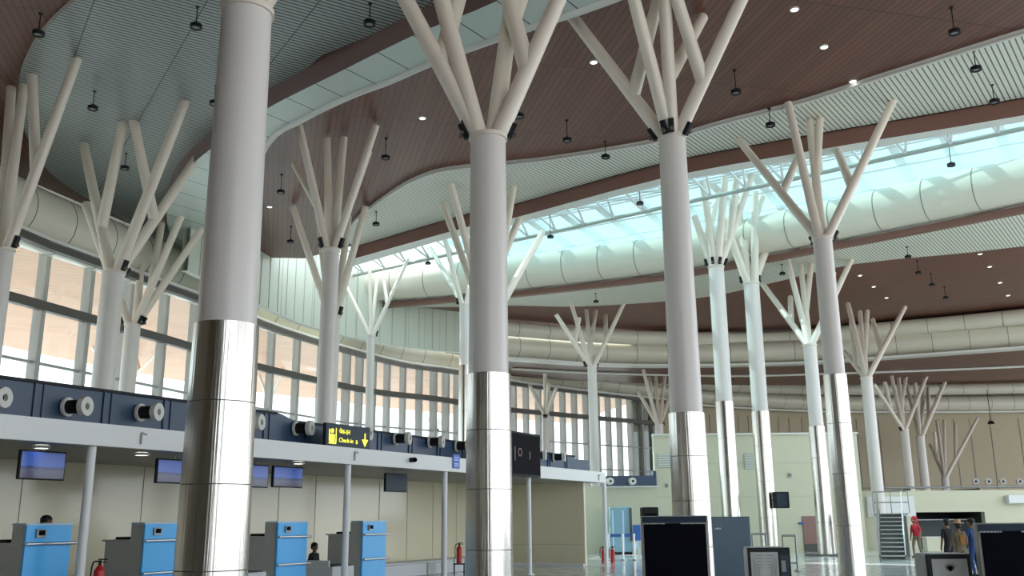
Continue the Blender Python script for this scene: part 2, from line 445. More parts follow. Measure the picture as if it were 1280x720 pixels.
# rim beam of the skylight: brown face, white underside
rimN = [(440, 324), (587, 283), (640, 273), (823, 224), (1000, 191), (1280, 144), (1700, 66)]
rimF = [(1700, 74), (1280, 152), (1000, 200), (823, 232), (640, 281), (587, 291), (440, 333)]
ZR = 13.7
rn = pxline(rimN, ZR, 4); rf = pxline(rimF, ZR, 4)
q = MB(); q.slab([(p.x, p.y) for p in rn + rf], ZR, 14.9, 'white_trim', 'brown_fascia'); struct(q.build('trim_8'))
q = MB(); q.sweep([p + Vector((0, 0, 0.58)) + Vector((-0.35, -0.5, 0)).normalized() * 0.06 for p in rn], 0.05, 'black', 6); struct(q.build('trim_9'))

# ---------------------------------------------------------------- skylight
ed = (rn[-1] - rn[0]); ed.z = 0; ed.normalize(); en = Vector((-ed.y, ed.x, 0))
if en.y < 0: en = -en
tube2_px = [(425, 374), (500, 364), (570, 356), (640, 347), (830, 324), (1000, 296), (1280, 229), (1700, 130)]
T2 = spline([at(u, v, z=15.2) for u, v in tube2_px], 6)
A0 = pxline([(420, 384), (500, 377), (570, 371), (640, 365), (830, 343), (1000, 312), (1280, 257), (1700, 170)], 14.2, 5)
T2 = [p + Vector((0, 0, 0.98)) for p in offset(A0, -0.5)]
seam_tube('air_duct', 'big pale round duct running along the far edge of the skylight', T2, 0.93, 2.1)
# glazing: rises from the rim to a ridge, then falls behind the duct
K = 44
sky = struct(bpy.data.objects.new('window_skylight', None)); COL.objects.link(sky)
r0 = Vector(rn[0]) + ed * -3; r1 = Vector(rn[-1])
Ls = (r1 - r0).dot(ed); Lr = 15.5; kr = 9.0
def sk(s, f):
    b = r0 + ed * s + en * (0.7 + f)
    z = 15.2 + 2.6 * f / kr if f < kr else 17.8 - 0.8 * (f - kr) / (Lr - kr)
    return Vector((b.x, b.y, z))
q = MB(); q.poly([sk(0, 0), sk(Ls, 0), sk(Ls, kr), sk(0, kr)], 'glass_sky'); q.poly([sk(0, kr), sk(Ls, kr), sk(Ls, Lr), sk(0, Lr)], 'glass_sky'); q.build('pane', sky)
q = MB(); s = 0.6
while s < Ls:
    for f0, f1 in ((0, kr), (kr, Lr)):
        a, b = sk(s, f0), sk(s, f1); c = (a+b)/2; d = (b-a)
        R = Matrix((ed, d.normalized(), ed.cross(d.normalized()))).transposed()
        q.box(c - Vector((0, 0, 0.2)), (0.42, d.length, 0.30), 'skylight_white', rot=R)
    s += 2.1
q.build('rafters', sky)
q = MB()
for f in (1.5, 3.0, 4.5, 6.0, 7.5, 9.0, 11.0, 13.0):
    a, b = sk(0, f), sk(Ls, f); q.cyl(a - Vector((0, 0, .35)), b - Vector((0, 0, .35)), 0.07, 0.07, 'skylight_white', 8)
q.build('purlins', sky)
# lattice girder under the glass
tl = [at(u, v, z=15.4) for u, v in [(430, 347), (640, 298), (800, 264), (1000, 227), (1280, 166), (1600, 90)]]
q = MB(); a, b = Vector(tl[0]), Vector(tl[-1]); n = 26
q.cyl(a, b, 0.10, 0.10, 'vent_grey', 8); up = Vector((0, 0, 1.5)); sd = en * -3.2
for o_ in (sd,):
    q.cyl(a + up + o_, b + up + o_, 0.09, 0.09, 'skylight_white', 8)
    for i in range(n):
        p0 = a.lerp(b, i / n); p1 = a.lerp(b, (i + 0.5) / n) + up + o_; p2 = a.lerp(b, (i + 1) / n)
        q.cyl(p0, p1, 0.06, 0.06, 'skylight_white', 8); q.cyl(p1, p2, 0.06, 0.06, 'skylight_white', 8)
q.build('girder', sky)
# back curb behind the duct
q = MB(); bl = [sk(0, Lr), sk(Ls, Lr)]
q.strip([Vector((p.x, p.y, 14.7)) for p in bl], bl, 'white_paint'); struct(q.build('wall_back_curb'))
# shelf on top of the duct
sh = offset([Vector((p.x, p.y, 0)) for p in T2], 1.2)
q = MB(); q.strip([Vector((p.x, p.y, 16.15)) for p in offset([Vector((p.x, p.y, 0)) for p in T2], 0.2)], [Vector((p.x, p.y, 16.7)) for p in offset([Vector((p.x, p.y, 0)) for p in T2], 3.6)], 'white_paint'); struct(q.build('trim_10'))

# ------------------------------------------------- ceiling beyond the duct
Z2 = 14.2
s_top = [(420, 384), (500, 377), (570, 371), (640, 365), (830, 343), (1000, 312), (1280, 257), (1700, 170)]
s_bot = [(420, 390), (500, 383), (570, 378), (640, 373), (830, 351), (1000, 321), (1280, 268), (1700, 184)]
A = pxline(s_top, Z2, 3); B = [Vector((p.x, p.y, Z2 - 0.25)) for p in A]
q = MB(); A2 = offset(A, 0.35); B2 = offset(B, 0.35)
q.slab([(p.x, p.y) for p in A] + [(p.x, p.y) for p in A2[::-1]], Z2 - 0.26, Z2 + 0.12, 'brown_fascia', 'brown_fascia'); struct(q.build('trim_11'))
wb2 = [(560, 384), (640, 382), (730, 383), (870, 373), (960, 355), (1070, 330), (1277, 308), (1700, 245)]
P2 = pxline(wb2, Z2, 4)
q = MB(); q.slab([(p.x, p.y) for p in A] + [(p.x, p.y) for p in P2[::-1]], Z2, Z2 + 0.15, 'slat_band_lit', 'white_trim'); struct(q.build('ceiling_slats'))
q = MB()
far2 = [(480, 400), (585, 402), (640, 404), (740, 412), (830, 417), (960, 418), (1070, 410), (1277, 392), (1700, 340)]
F2 = pxline(far2, Z2, 4)
q.slab([(p.x, p.y) for p in A] + [(p.x, p.y) for p in F2[::-1]], Z2 + 0.15, Z2 + 0.4, 'wood_ceiling', 'wood_ceiling'); struct(q.build('ceiling'))
# twin ducts at its far edge
d_small = [(606, 409), (640, 411), (740, 419), (830, 423), (960, 424), (1070, 415), (1277, 396), (1700, 350)]
d_big = [(606, 431), (640, 433), (740, 440), (830, 442), (960, 440), (1070, 434), (1277, 418), (1700, 385)]
seam_tube('air_duct', 'slim upper duct below the dark timber ceiling, above the thicker twin', spline([at(u, v, z=13.7) for u, v in d_small], 6), 0.5, 2.2, 'pair of ducts under the far timber ceiling')
D3 = spline([at(u, v, z=12.75) for u, v in d_big], 6)
seam_tube('air_duct', 'thick lower duct of the pair below the dark timber ceiling, white ledge beneath', D3, 0.75, 2.2, 'pair of ducts under the far timber ceiling')
led = [Vector((p.x, p.y, 0)) for p in D3]
rail(offset(led, -0.5), 11.72, 0.9, 0.14, 'white_trim', 'trim_12')
# dark low ceiling towards the back wall, then a higher one
q = MB(); e3 = offset(led, 0.3)
se = pxline([(640, 470), (740, 477), (900, 481), (1040, 481), (1280, 474), (1600, 462)], 11.95)
q.slab([(p.x, p.y) for p in e3] + [(p.x, p.y) for p in se[::-1]], 11.95, 12.2, 'wood_ceiling', 'wood_ceiling')
struct(q.build('ceiling'))
q = MB(); q.slab([(p.x, p.y) for p in se] + [(110, 95), (60, 110), (0, 110)], 14.6, 14.9, 'wood_ceiling', 'wood_ceiling'); struct(q.build('ceiling'))
q = MB(); q.strip([Vector((p.x, p.y, 12.2)) for p in se], [Vector((p.x, p.y, 14.6)) for p in se], 'dark_steel'); struct(q.build('trim_23'))
q = MB(); q.strip([Vector((p.x, p.y, 11.95)) for p in e3], [Vector((p.x, p.y, 14.6)) for p in e3], 'dark_steel'); struct(q.build('trim_13'))
q = MB(); e4 = spline([at(u, v, z=11.86) for u, v in [(640, 461), (740, 466), (900, 470), (1040, 467), (1280, 458), (1600, 440)]], 4)
q.sweep(e4, 0.09, 'white_trim', 8); struct(q.build('trim_14'))
# twin ducts along the back wall
b_small = [(560, 432), (640, 446), (720, 458), (800, 470), (870, 479), (960, 485), (1060, 487), (1160, 487), (1280, 485), (1600, 478)]
b_big = [(800, 486), (840, 491), (900, 496), (960, 500), (1030, 503), (1160, 504), (1280, 503), (1600, 498)]
BS = spline([at(u, v, z=12.9 if u < 700 else 13.0) for u, v in b_small], 5)
BB = spline([at(u, v, z=12.5) for u, v in b_big], 5)
BS = [Vector((p.x, p.y, min(p.z, 13.4))) for p in BS]
seam_tube('air_duct', 'slim upper duct of the pair running across the tan back wall', BS, 0.5, 2.2, 'pair of ducts on the back wall')
seam_tube('air_duct', 'thick lower duct of the pair running across the tan back wall', BB, 0.75, 2.2, 'pair of ducts on the back wall')
# back wall
bw = [Vector((p.x, p.y, 0)) for p in BB]; BW = offset(bw, 1.6)
q = MB(); q.strip([Vector((p.x, p.y, 0)) for p in BW], [Vector((p.x, p.y, 15)) for p in BW], 'tan_wall'); struct(q.build('wall_back'))
q = MB()
for i in range(0, len(BW) - 1, 1):
    d = (BW[i+1] - BW[i]).normalized()
    q.box(Vector((BW[i].x, BW[i].y, 5.6)) - Vector((-d.y, d.x, 0)) * 0.03, (0.06, 0.05, 11.0), 'grey_soffit', math.atan2(d.y, d.x))
struct(q.build('trim_15'))
rail(offset(bw, 0.3), 11.55, 0.7, 0.14, 'white_trim', 'trim_16')

# ------------------------------------------------------------ tree columns
def tree(label, node, d, wt, wb, steel, branches, zt=14.3, group=None, br=0.52, base=0.0, name='tree_column', plate=0, skirt=0.03):
    """node: frame position of the trunk head; wt, wb: trunk widths in pixels at head and near the foot; branches: (tip u, v[, zt]) or (tip u, v, parent, fraction[, zt])"""
    N = at(*node, Y=d); x, y, zn = N
    rt = px(N, wt) / 2; rb = px(Vector((x, y, 2.0)), wb) / 2
    t = thing(name, label, 'column', (x, y, base), 0, group)
    def rad(z): return rb + (rt - rb) * min(1, max(0, z / zn))
    q = MB(); zs = steel if steel else base
    q.cyl((x, y, base), (x, y, zn), rad(base) - 0.012, rt, 'column_white', 40)
    q.build('trunk', t)
    if steel:
        q = MB(); k = 4
        for i in range(k):
            z0 = base + (steel - base) * i / k; z1 = base + (steel - base) * (i + 1) / k
            q.cyl((x, y, z0 + 0.006), (x, y, z1 - 0.006), rad(z0) + skirt, rad(z1) + skirt, 'brushed_steel', 48)
        q.cyl((x, y, base), (x, y, steel - 0.01), rad(base) + skirt - 0.015, rad(steel) + skirt - 0.015, 'dark_steel', 40)
        q.build('steel_cladding', t)
    q = MB(); q.cyl((x, y, zn - 0.06), (x, y, zn + 0.02), rt + 0.035, rt + 0.035, 'branch_white', 40); q.build('collar', t)
    if plate:
        q = MB(); q.cyl((x, y, base), (x, y, base + .06), plate, plate - .05, 'dark_steel', 28); q.build('base_plate', t)
    segs = []
    rbch = rt * br
    for b in branches:
        u, v = b[0], b[1]
        par = b[2] if len(b) > 2 else None; fr = b[3] if len(b) > 3 else None
        zz = b[4] if len(b) > 4 else zt
        tip = at(u, v, z=zz)
        dy = tip.y - d
        lim = 4.6 if rt > 0.2 else 4.0
        if dy > lim: tip = at(u, v, Y=d + lim)
        if dy < -lim: tip = at(u, v, Y=d - lim)
        if par is None:
            h = Vector((tip.x - x, tip.y - y, 0))
            h = h.normalized() * (rt * 0.50)
            root = Vector((x, y, zn - 0.02)) + h
        else:
            pr, pt, _ = segs[par]; root = pr.lerp(pt, fr)
        segs.append((root, tip, par))
        q = MB(); q.cyl(root, tip, rbch, rbch * 0.88, 'branch_white', 24)
        bo = q.build('branch', t)
        if par is None:
            out = Vector((tip.x - x, tip.y - y, 0)).normalized(); dr = (tip - root).normalized()
            q = MB(); pp = (out - dr * out.dot(dr)).normalized(); c = root + dr * (0.24 + rbch * .2) + pp * (rbch + 0.03)
            R = Matrix((out.cross(dr).normalized(), dr, out.cross(dr).cross(dr).normalized())).transposed()
            q.box(c, (0.13, 0.34, 0.12), 'black', rot=R, bevel=0.015)
            q.cyl(c - out * 0.09 - Vector((0, 0, .1)), c + out * 0.09 - Vector((0, 0, .1)), 0.05, 0.05, 'dark_steel', 10)
            q.build('bracket', bo)
    return t

# near row
tree('nearest white tree column at left, thick trunk with steel-clad foot standing before the blue desks', (309, 14), 12.2, 60, 84, 4.12,
     [(210, -140), (330, -200), (405, -110), (300, -90), (262, -120, 0, .4), (385, -190, 2, .35)])
tree('white tree column in the centre foreground, head with fanning branches, steel-clad foot right of the red extinguisher', (610, 172), 17.9, 44, 56, 4.3,
     [(452, -105), (522, -110), (742, -100), (650, -75), (592, -70, 0, .32), (612, -90, 2, .30), (675, -72, 3, .5)])
tree('white tree column standing behind the black display totem, right of centre', (840, 172), 21.8, 33, 46, 3.95,
     [(713, 18), (782, -42), (950, -50), (829, -40), (828, -22, 0, .33), (832, -45, 2, .32), (878, 22, 3, .35)])
tree('white tree column at right whose steel-clad foot stands left of the staircase', (1028, 298), 26.5, 23, 29, 5.5,
     [(922, 173), (985, 129), (1117, 125), (1012, 149), (1000, 192, 0, .42), (1043, 180, 2, .36), (1025, 147, 3, .5)])
# skylight pair
tree('brightly sunlit tree column under the skylight, left one of the pair, foot hidden by the grey-blue cabinet', (895, 333), 43, 19, 22, 6.75,
     [(868, 270, None, None, 15.6), (877, 218), (940, 218), (907, 213), (898, 240, 0, .4), (922, 214, 2, .3)], zt=17.3)
tree('brightly sunlit tree column under the skylight, right one of the pair, dark speaker on its trunk', (939, 354), 44, 19, 21, 6.4,
     [(906, 275, None, None, 15.8), (921, 247), (978, 256), (944, 240), (953, 245, 1, .4), (985, 272, 2, .45, 16.0)], zt=17.2)
tree('white tree column with round base plate standing beside the brown door', (1012, 431), 42, 16, 20, 5.5,
     [(954, 356), (984, 323), (1065, 323), (1001, 332), (988, 372, 0, .35, 12.8), (1014, 331, 3, .4), (1042, 342, 2, .3)], plate=.95)
tree('white tree column in front of the mezzanine, its foot between leaning column and staircase', (1083, 472), 49, 14, 16, None,
     [(1056, 440, None, None, 11.4), (1060, 380), (1131, 384), (1075, 390), (1064, 402, 0, .4, 13), (1084, 389, 3, .3), (1091, 400, 2, .35)])
tree('first small tree column behind the mezzanine rail, just right of the tall white one', (1130, 537), 68, 10.5, 11.5, None,
     [(1092, 480, None, None, 10.6), (1111, 456), (1163, 458), (1122, 459), (1134, 462, 3, .4), (1106, 478, 0, .4, 11)], zt=12.9)
tree('second small tree column behind the mezzanine rail, overlapping its left neighbour', (1150, 546), 75, 10.5, 11, None,
     [(1133, 480), (1143, 473), (1183, 473), (1155, 482), (1160, 485, 2, .3)], zt=12.6)
tree('shortest tree column behind the mezzanine rail, rightmost before the tan back wall', (1181, 597), 86, 9, 9.5, None,
     [(1163, 556, None, None, 8.5), (1171, 526), (1222, 523), (1180, 526), (1194, 530, 2, .3), (1168, 540, 0, .5, 9.2)], zt=10.9)
# left row beyond the check-in canopy
tree('tree column cut by the left edge of the photo, behind the navy nozzle band', (3, 312), 24.5, 27, 30, None,
     [(97, 72), (30, 105), (14, 110), (-70, 95), (40, 92, 0, .4), (-25, 100, 3, .3)])
tree('tree column left of the nearest trunk with five visible branch tips under the slatted oval ceiling', (142, 340), 28, 27, 30, None,
     [(104, 178), (108, 256, None, None, 12.0), (232, 125), (253, 187), (154, 152, 0, .32), (167, 150, 3, .40)])
tree('thinner tree column standing close behind at right of the five-tipped one', (166, 405), 37.5, 19, 21, None,
     [(140, 345, None, None, 11.5), (235, 250), (253, 285, None, None, 13.4), (178, 300, None, None, 13.0), (205, 262, 1, .3)])
tree('tree column between the nearest and the centre trunk, branches up to the timber ceiling', (414, 312), 29.6, 20, 26, None,
     [(374, 157), (470, 157), (409, 173), (430, 172), (368, 205, 0, .35, 13.6), (461, 190, 1, .4, 14)])
tree('tree column hidden behind another trunk, only its low branches showing on both sides', (416, 395), 38, 18, 20, None,
     [(366, 258), (457, 258), (398, 268), (436, 270)])
tree('sunlit slim tree column before the pale panelled wall, left of the skylight', (464, 419), 48, 10, 11, None,
     [(430, 352, None, None, 15.5), (510, 324), (462, 326), (472, 340), (480, 352, 1, .4)], zt=15.6)
tree('sunlit slim tree column half hidden by the centre foreground trunk', (581, 381), 46, 13, 14, 9.0,
     [(538, 310), (553, 288), (600, 300), (622, 305)], zt=16.0)
tree('tree column almost hidden behind the centre trunk, its branches spreading either side of it', (612, 402), 37, 19, 22, None,
     [(553, 253), (563, 228), (642, 232), (678, 291), (600, 230, 1, .4), (655, 260, 2, .45)])
tree('tree column rising behind the right end of the check-in canopy, fan of seven branch tips', (740, 458), 53.5, 11.5, 12.5, None,
     [(695, 393, None, None, 13.0), (713, 376), (780, 379), (733, 387), (745, 388, 3, .3), (757, 394, 2, .4), (724, 398, 0, .45, 13)])
tree('small far tree column behind the large black hanging display', (682, 519), 72, 9.5, 10, None,
     [(662, 482, None, None, 10.4), (681, 450), (695, 486, None, None, 10.2), (686, 480, None, None, 10.6)], zt=12.0)
tree('small far tree column rising over the left end of the tall cream partition', (824, 531), 66, 9.5, 10.5, None,
     [(798, 490, None, None, 10.4), (801, 451), (819, 461), (832, 462), (845, 475), (812, 470, 1, .4)], zt=12.6)
# outside, seen through the glass
tree('grey tree column standing outside the glass at left, two branches showing through the panes', (153, 485), 56, 10, 12, None,
     [(103, 416), (206, 432), (140, 440, 0, .4), (170, 445, 1, .4)], zt=11.3)
tree('grey tree column outside the glass beside the nearest trunk, leaning branch at its right', (337, 500), 66, 8, 10, None,
     [(354, 462), (322, 465), (340, 462)], zt=11.6)
tree('grey tree column outside the glass left of the centre trunk, wide fork of two branches', (545, 538), 88, 8, 9, None,
     [(514, 490), (571, 494), (540, 492), (556, 490)], zt=12.0)

# ----------------------------------------------------- check-in canopy zone
ZF = 2.85
P0 = at(0, 548, z=ZF); P1 = at(757, 603.5, z=ZF)
cdv = Vector((P1.x - P0.x, P1.y - P0.y, 0)); S1 = cdv.length; cdv.normalize(); cn = Vector((-cdv.y, cdv.x, 0))
CANG = math.atan2(cdv.y, cdv.x)
def C(s, b, z): return Vector((P0.x, P0.y, 0)) + cdv * s + cn * b + Vector((0, 0, z))
def cpl(u, v, b):
    """(s, z) where the line of sight meets the vertical plane b behind the fascia"""
    d = ray(u, v); o = Vector((P0.x, P0.y, 0)) + cn * b
    t = (o - CAM).dot(cn) / d.dot(cn); p = CAM + d * t
    return (p - o).dot(cdv), p.z
S0 = -7.0
ztop = cpl(0, 517, 0)[1]
zt2 = cpl(757, 588, 0)[1]
cano = thing('check_in_canopy', 'long white flat canopy over the check-in desks on slim white posts', 'canopy', C(0, 0, 0), 0)
q = MB(); mid = C((S0+S1)/2, 0.06, (ZF+ztop)/2); q.box(mid, (S1-S0, 0.12, ztop-ZF), 'white_paint', CANG); 
q.box(C(S1-0.06, 2.4, (ZF+ztop)/2), (0.12, 4.7, ztop-ZF), 'white_paint', CANG); q.build('fascia', cano)
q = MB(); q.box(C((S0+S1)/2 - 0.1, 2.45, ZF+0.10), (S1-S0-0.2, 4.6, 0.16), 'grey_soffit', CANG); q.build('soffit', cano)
q = MB(); q.box(C((S0+S1)/2 - 0.1, 2.45, ztop-0.03), (S1-S0-0.2, 4.6, 0.05), 'white_paint', CANG); q.build('roof_deck', cano)
for u in (107, 433, 555.5, 661, 756):
    s, z = cpl(u, 640, 0.2); a = C(s, 0.2, 0); q = MB(); q.cyl(a, a + Vector((0, 0, ZF + 0.25)), 0.075, 0.075, 'white_paint', 20)
    q.cyl(a, a + Vector((0, 0, 0.03)), 0.14, 0.14, 'white_paint', 20); q.build('post', cano)
sA, zA = cpl(744.5, 640, .9); a = C(min(sA, S1 - 0.12), .9, 0); q = MB(); q.cyl(a, a + Vector((0, 0, ZF + .1)), 0.065, 0.065, 'white_paint', 20); q.build('post', cano)
# little wire hook marks and a camera on the fascia
for u, v in ((176, 548), (443, 570), (748, 597)):
    s, z = cpl(u, v, 0); q = MB(); q.cyl(C(s, -0.02, z-0.1), C(s, -0.02, z+0.1), 0.018, 0.018, 'vent_grey', 8); q.cyl(C(s, -0.02, z+.1), C(s+.1, -0.03, z+.07), 0.015, 0.015, 'vent_grey', 8); q.build('cable_stub', cano)
s, z = cpl(513, 575, 0); q = MB(); q.cyl(C(s, 0, z), C(s, -0.13, z), 0.06, 0.06, 'black', 16); q.uv(C(s, -0.14, z), 0.055, 'black_gloss'); tag(q.build('dome_camera'), 'small black camera on the white canopy fascia above the dark hanging screen', 'camera')
s, z = cpl(570, 577, -0.015); q = MB(); q.box(C(s, -0.02, z), (0.32, 0.025, 0.36), 'notice_blue', CANG)
for dz in (0.10, 0.04, -0.06, -0.11): q.box(C(s, -0.034, z + dz), (0.2, 0.004, 0.018), 'notice_white', CANG)
tag(q.build('notice_plate'), 'small blue notice plate with pale lines on the canopy fascia', 'sign')
# wall behind the desks
ts, tz = cpl(660, 697, 6.2)
q = MB(); q.box(C((S0+S1)/2 - .1, 4.6, 1.47), (S1-S0-.3, 0.2, 2.92), 'beige_gloss', CANG); struct(q.build('wall_check_in'))
q = MB(); q.box(C(S1 - .35, 2.62, 1.47), (0.16, 3.9, 2.92), 'beige_gloss', CANG); struct(q.build('wall_check_in_end'))
q = MB(); q.box(C(S1 - .48, 2.6, .05), (0.10, 3.8, 0.10), 'white_paint', CANG); q.box(C(S1 - .44, 2.6, .74), (0.02, 3.8, 0.02), 'vent_grey', CANG); struct(q.build('baseboard_end'))
q = MB(); s = S0
while s < S1 - 1:
    q.box(C(s, 4.495, 1.45), (0.012, 0.014, 2.85), 'tan_wall', CANG); s += 1.5
struct(q.build('trim_17'))
q = MB(); q.box(C((S0+S1)/2 - 0.6, 3.7, 0.18), (S1-S0-2.6, 1.2, 0.36), 'belt_white', CANG, bevel=0.03); 
bo = q.build('baggage_conveyor'); tag(bo, 'long low pale baggage conveyor along the beige wall behind the desks', 'conveyor')
q = MB(); q.box(C((S0+S1)/2 - 0.6, 3.7, 0.375), (S1-S0-2.8, 0.9, 0.03), 'belt_white', CANG); q.build('belt', bo)
s_, z_ = cpl(539, 710, 3.08); q = MB(); q.box(C(s_, 3.08, 0.19), (0.4, 0.05, 0.34), 'desk_grey', CANG); q.build('drive_cover', bo)
# soffit lamps
for (u, v, lab) in ((52, 558, 'round soffit lamp above the leftmost blue hanging screen'), (177, 567, 'round soffit lamp left of the second blue hanging screen'), (373, 578, 'round soffit lamp above the blue hanging screen right of the nearest trunk')):
    p = at(u, v, z=ZF + 0.0); q = MB(); q.cyl(p + Vector((0, 0, -.03)), p + Vector((0, 0, .025)), 0.11, 0.11, 'lamp_white', 20); lo = q.build('soffit_lamp'); tag(lo, lab, 'lamp', 'lamps under the canopy')
    q = MB(); q.ring(p + Vector((0, 0, -.035)), (0, 0, 1), 0.11, 0.14, 0.05, 'white_trim'); q.build('bezel', lo)

# navy air band with jet nozzles
def nz_part(q, c, ax, r, L):
    q.cyl(c, c + ax * L, r * 0.72, r * 0.72, 'black', 20)
    q.ring(c, ax, r * 0.7, r * 1.0, 0.05, 'nozzle_white', 24)
    q.ring(c + ax * L, ax, r * 0.36, r, 0.10, 'nozzle_white', 24)
    q.cyl(c + ax * (L - 0.02), c + ax * (L + .03), r * 0.4, r * 0.4, 'black', 20)
band = thing('air_supply_band', 'long navy air duct band with white jet nozzles on top of the canopy', 'duct', C(0, 0.9, ztop), 0)
BB_ = 0.9
q = MB()
zA0 = cpl(0, 473, BB_)[1]; zA1 = cpl(345, 513, BB_)[1]; zB0 = cpl(372, 527, BB_)[1]; zB1 = cpl(590, 553, BB_)[1]
sA_ = cpl(345, 520, BB_)[0]; sB_ = cpl(372, 520, BB_)[0]; sC_ = cpl(718, 575, BB_)[0]; sD_ = cpl(736, 580, BB_)[0]
zC = cpl(718, 567, BB_)[1]; zD = cpl(730, 575, BB_)[1]
prof = [(S0, zA0), (sA_ - (sA_)*0.0, (zA0+zA1)/2)]
mz = (zA0 + zA1) / 2; lz = (zB0 + zB1) / 2
k = 8
for i in range(k + 1):
    t = i / k; e = t*t*(3-2*t); prof.append((sA_ + (sB_-sA_)*t, mz + (lz-mz)*e))
prof += [(sC_, lz), (sC_, zD), (sD_, zD)]
for b_ in (0.0,):
    front = [C(s, BB_, z) for s, z in prof]; back = [C(s, BB_ + 0.9, z) for s, z in prof]
    lowf = [C(s, BB_, ztop) for s, z in prof]; lowb = [C(s, BB_ + 0.9, ztop) for s, z in prof]
    q.strip(lowf, front, 'navy'); q.strip(front, back, 'navy'); q.strip(back, lowb, 'navy')
    q.poly([lowf[-1], lowb[-1], back[-1], front[-1]], 'navy')
q.build('casing', band)
q = MB(); s = S0
while s < sC_:
    z1 = mz if s < sA_ else lz
    if not (sA_ < s < sB_): 
        q.box(C(s, BB_ - 0.015, (ztop + z1) / 2), (0.05, 0.03, z1 - ztop - 0.01), 'navy', CANG); q.box(C(s + .16, BB_ - 0.012, (ztop + z1) / 2), (0.04, 0.024, z1 - ztop - .01), 'navy', CANG)
    s += 1.35
q.box(C((S0+sA_)/2, BB_ - 0.02, mz - .02), (sA_ - S0, 0.05, 0.05), 'black', CANG); q.box(C((sC_+sB_)/2, BB_ - 0.02, lz - .02), (sC_ - sB_, 0.05, 0.05), 'black', CANG)
q.build('standing_seams', band)
nax = (cdv * 0.30 - cn * 1.0).normalized()
for u, v, r in ((0, 497, 9.5), (103, 508, 9.5), (193, 515, 9.5), (322, 528, 8), (385, 535, 8), (459, 542, 7), (508, 548, 6.5), (550, 552, 6.2), (583, 557, 6), (679, 569, 5), (703, 571, 5)):
    s, z = cpl(u, v, BB_ - 0.30); e = C(s, BB_ - .30, z); c0 = e - nax * 0.31
    R = 0.165; q = MB(); nz_part(q, c0, nax, R, 0.31); q.build('jet_nozzle', band)

# yellow and dark direction sign
def text_obj(name, body, size, loc, right, upv, m, parent=None, ext=0.004):
    cu = bpy.data.curves.new(name, 'FONT'); cu.body = body; cu.size = size; cu.extrude = ext; cu.align_x = 'LEFT'
    o = bpy.data.objects.new(name + '_tmp', cu); COL.objects.link(o)
    dg = bpy.context.evaluated_depsgraph_get(); me = bpy.data.meshes.new_from_object(o.evaluated_get(dg))
    bpy.data.objects.remove(o); me.materials.clear(); me.materials.append(MATS[m])
    n = Vector(right).cross(Vector(upv))
    T = Matrix(((right[0], upv[0], n[0], loc[0]), (right[1], upv[1], n[1], loc[1]), (right[2], upv[2], n[2], loc[2]), (0, 0, 0, 1)))
    me.transform(T); me.name = name
    ob = bpy.data.objects.new(name, me); COL.objects.link(ob)
    if parent: ob.parent = parent; ob.matrix_parent_inverse = parent.matrix_basis.inverted()
    return ob
BS_ = 0.25
s0, zb = cpl(405, 551, BS_); s1, zt_ = cpl(461, 531, BS_)
UP = Vector((0, 0, 1))
zt_ = cpl(405, 528, BS_)[1]; zb = ztop
sg = thing('direction_sign', 'dark sign with yellow check-in pictogram, lettering and down arrow on the canopy', 'sign', C((s0+s1)/2, BS_, zb), 0)
q = MB(); q.box(C((s0+s1)/2, BS_, (zb+zt_)/2), (s1-s0, 0.10, zt_-zb), 'sign_navy', CANG, bevel=0.012); q.build('board', sg)
H = zt_ - zb; W = s1 - s0; fb = BS_ - 0.055
def SG(x, z): return C(s0 + W * x, fb, zb + H * z)
q = MB(); c = SG(0.13, 0.40)
q.box(SG(0.13, .36), (W*.11, 0.006, H*.36), 'yellow_sign', CANG); q.cyl(SG(.13, .68) + cn*0.002, SG(.13, .68) - cn*0.006, H*.10, H*.10, 'yellow_sign', 16)
q.box(SG(.07, .50), (W*.018, .006, H*.5), 'yellow_sign', CANG); q.box(SG(.215, .5), (W*.016, .006, H*.62), 'yellow_sign', CANG); q.box(SG(.14, .16), (W*.16, .006, H*.05), 'yellow_sign', CANG)
q.build('pictogram', sg)
text_obj('lettering', 'चेक-इन', H*.27, SG(.28, .60), cdv, UP, 'yellow_sign', sg)
text_obj('lettering', 'Check-in', H*.27, SG(.28, .24), cdv, UP, 'yellow_sign', sg)
text_obj('lettering', 'B', H*.24, SG(.66, .22), cdv, UP, 'yellow_sign', sg)
q = MB(); q.poly([SG(.80, .45), SG(.875, .12), SG(.95, .45)][::1], 'yellow_sign'); q.poly([SG(.86, .44), SG(.86, .72), SG(.89, .72), SG(.89, .44)], 'yellow_sign'); q.build('arrow', sg)

# hanging screens
def screen(u, v, w, h, b, lab, lit=True, group=None):
    s, z = cpl(u, v, b); sL = cpl(u - w/2, v, b)[0]; sR = cpl(u + w/2, v, b)[0]
    zT = cpl(u, v - h/2, b)[1]; zB_ = cpl(u, v + h/2, b)[1]
    zT = min(zT, ZF - 0.06)
    t = thing('hanging_screen', lab, 'screen', C(s, b, zB_), 0, group)
    q = MB(); q.box(C((sL+sR)/2, b + 0.03, (zT+zB_)/2), (sR-sL, 0.06, zT-zB_), 'black', CANG, bevel=0.008); q.build('housing', t)
    q = MB(); q.box(C((sL+sR)/2, b - 0.004, (zT+zB_)/2), (sR-sL-.05, 0.006, zT-zB_-.05), 'screen' if lit else 'sign_navy', CANG); q.build('display', t)
    q = MB(); q.cyl(C((sL+sR)/2, b + .04, zT - .02), C((sL+sR)/2, b + .04, ZF + .03), 0.02, 0.02, 'rail_grey', 10); q.build('bracket', t)
screen(53, 581, 58, 38, 1.0, 'blue hanging screen with a landscape picture, above the leftmost blue desk', True, 'screens over the check-in desks')
screen(218, 588, 44, 33, 1.0, 'blue hanging screen with its right edge behind the nearest trunk', True, 'screens over the check-in desks')
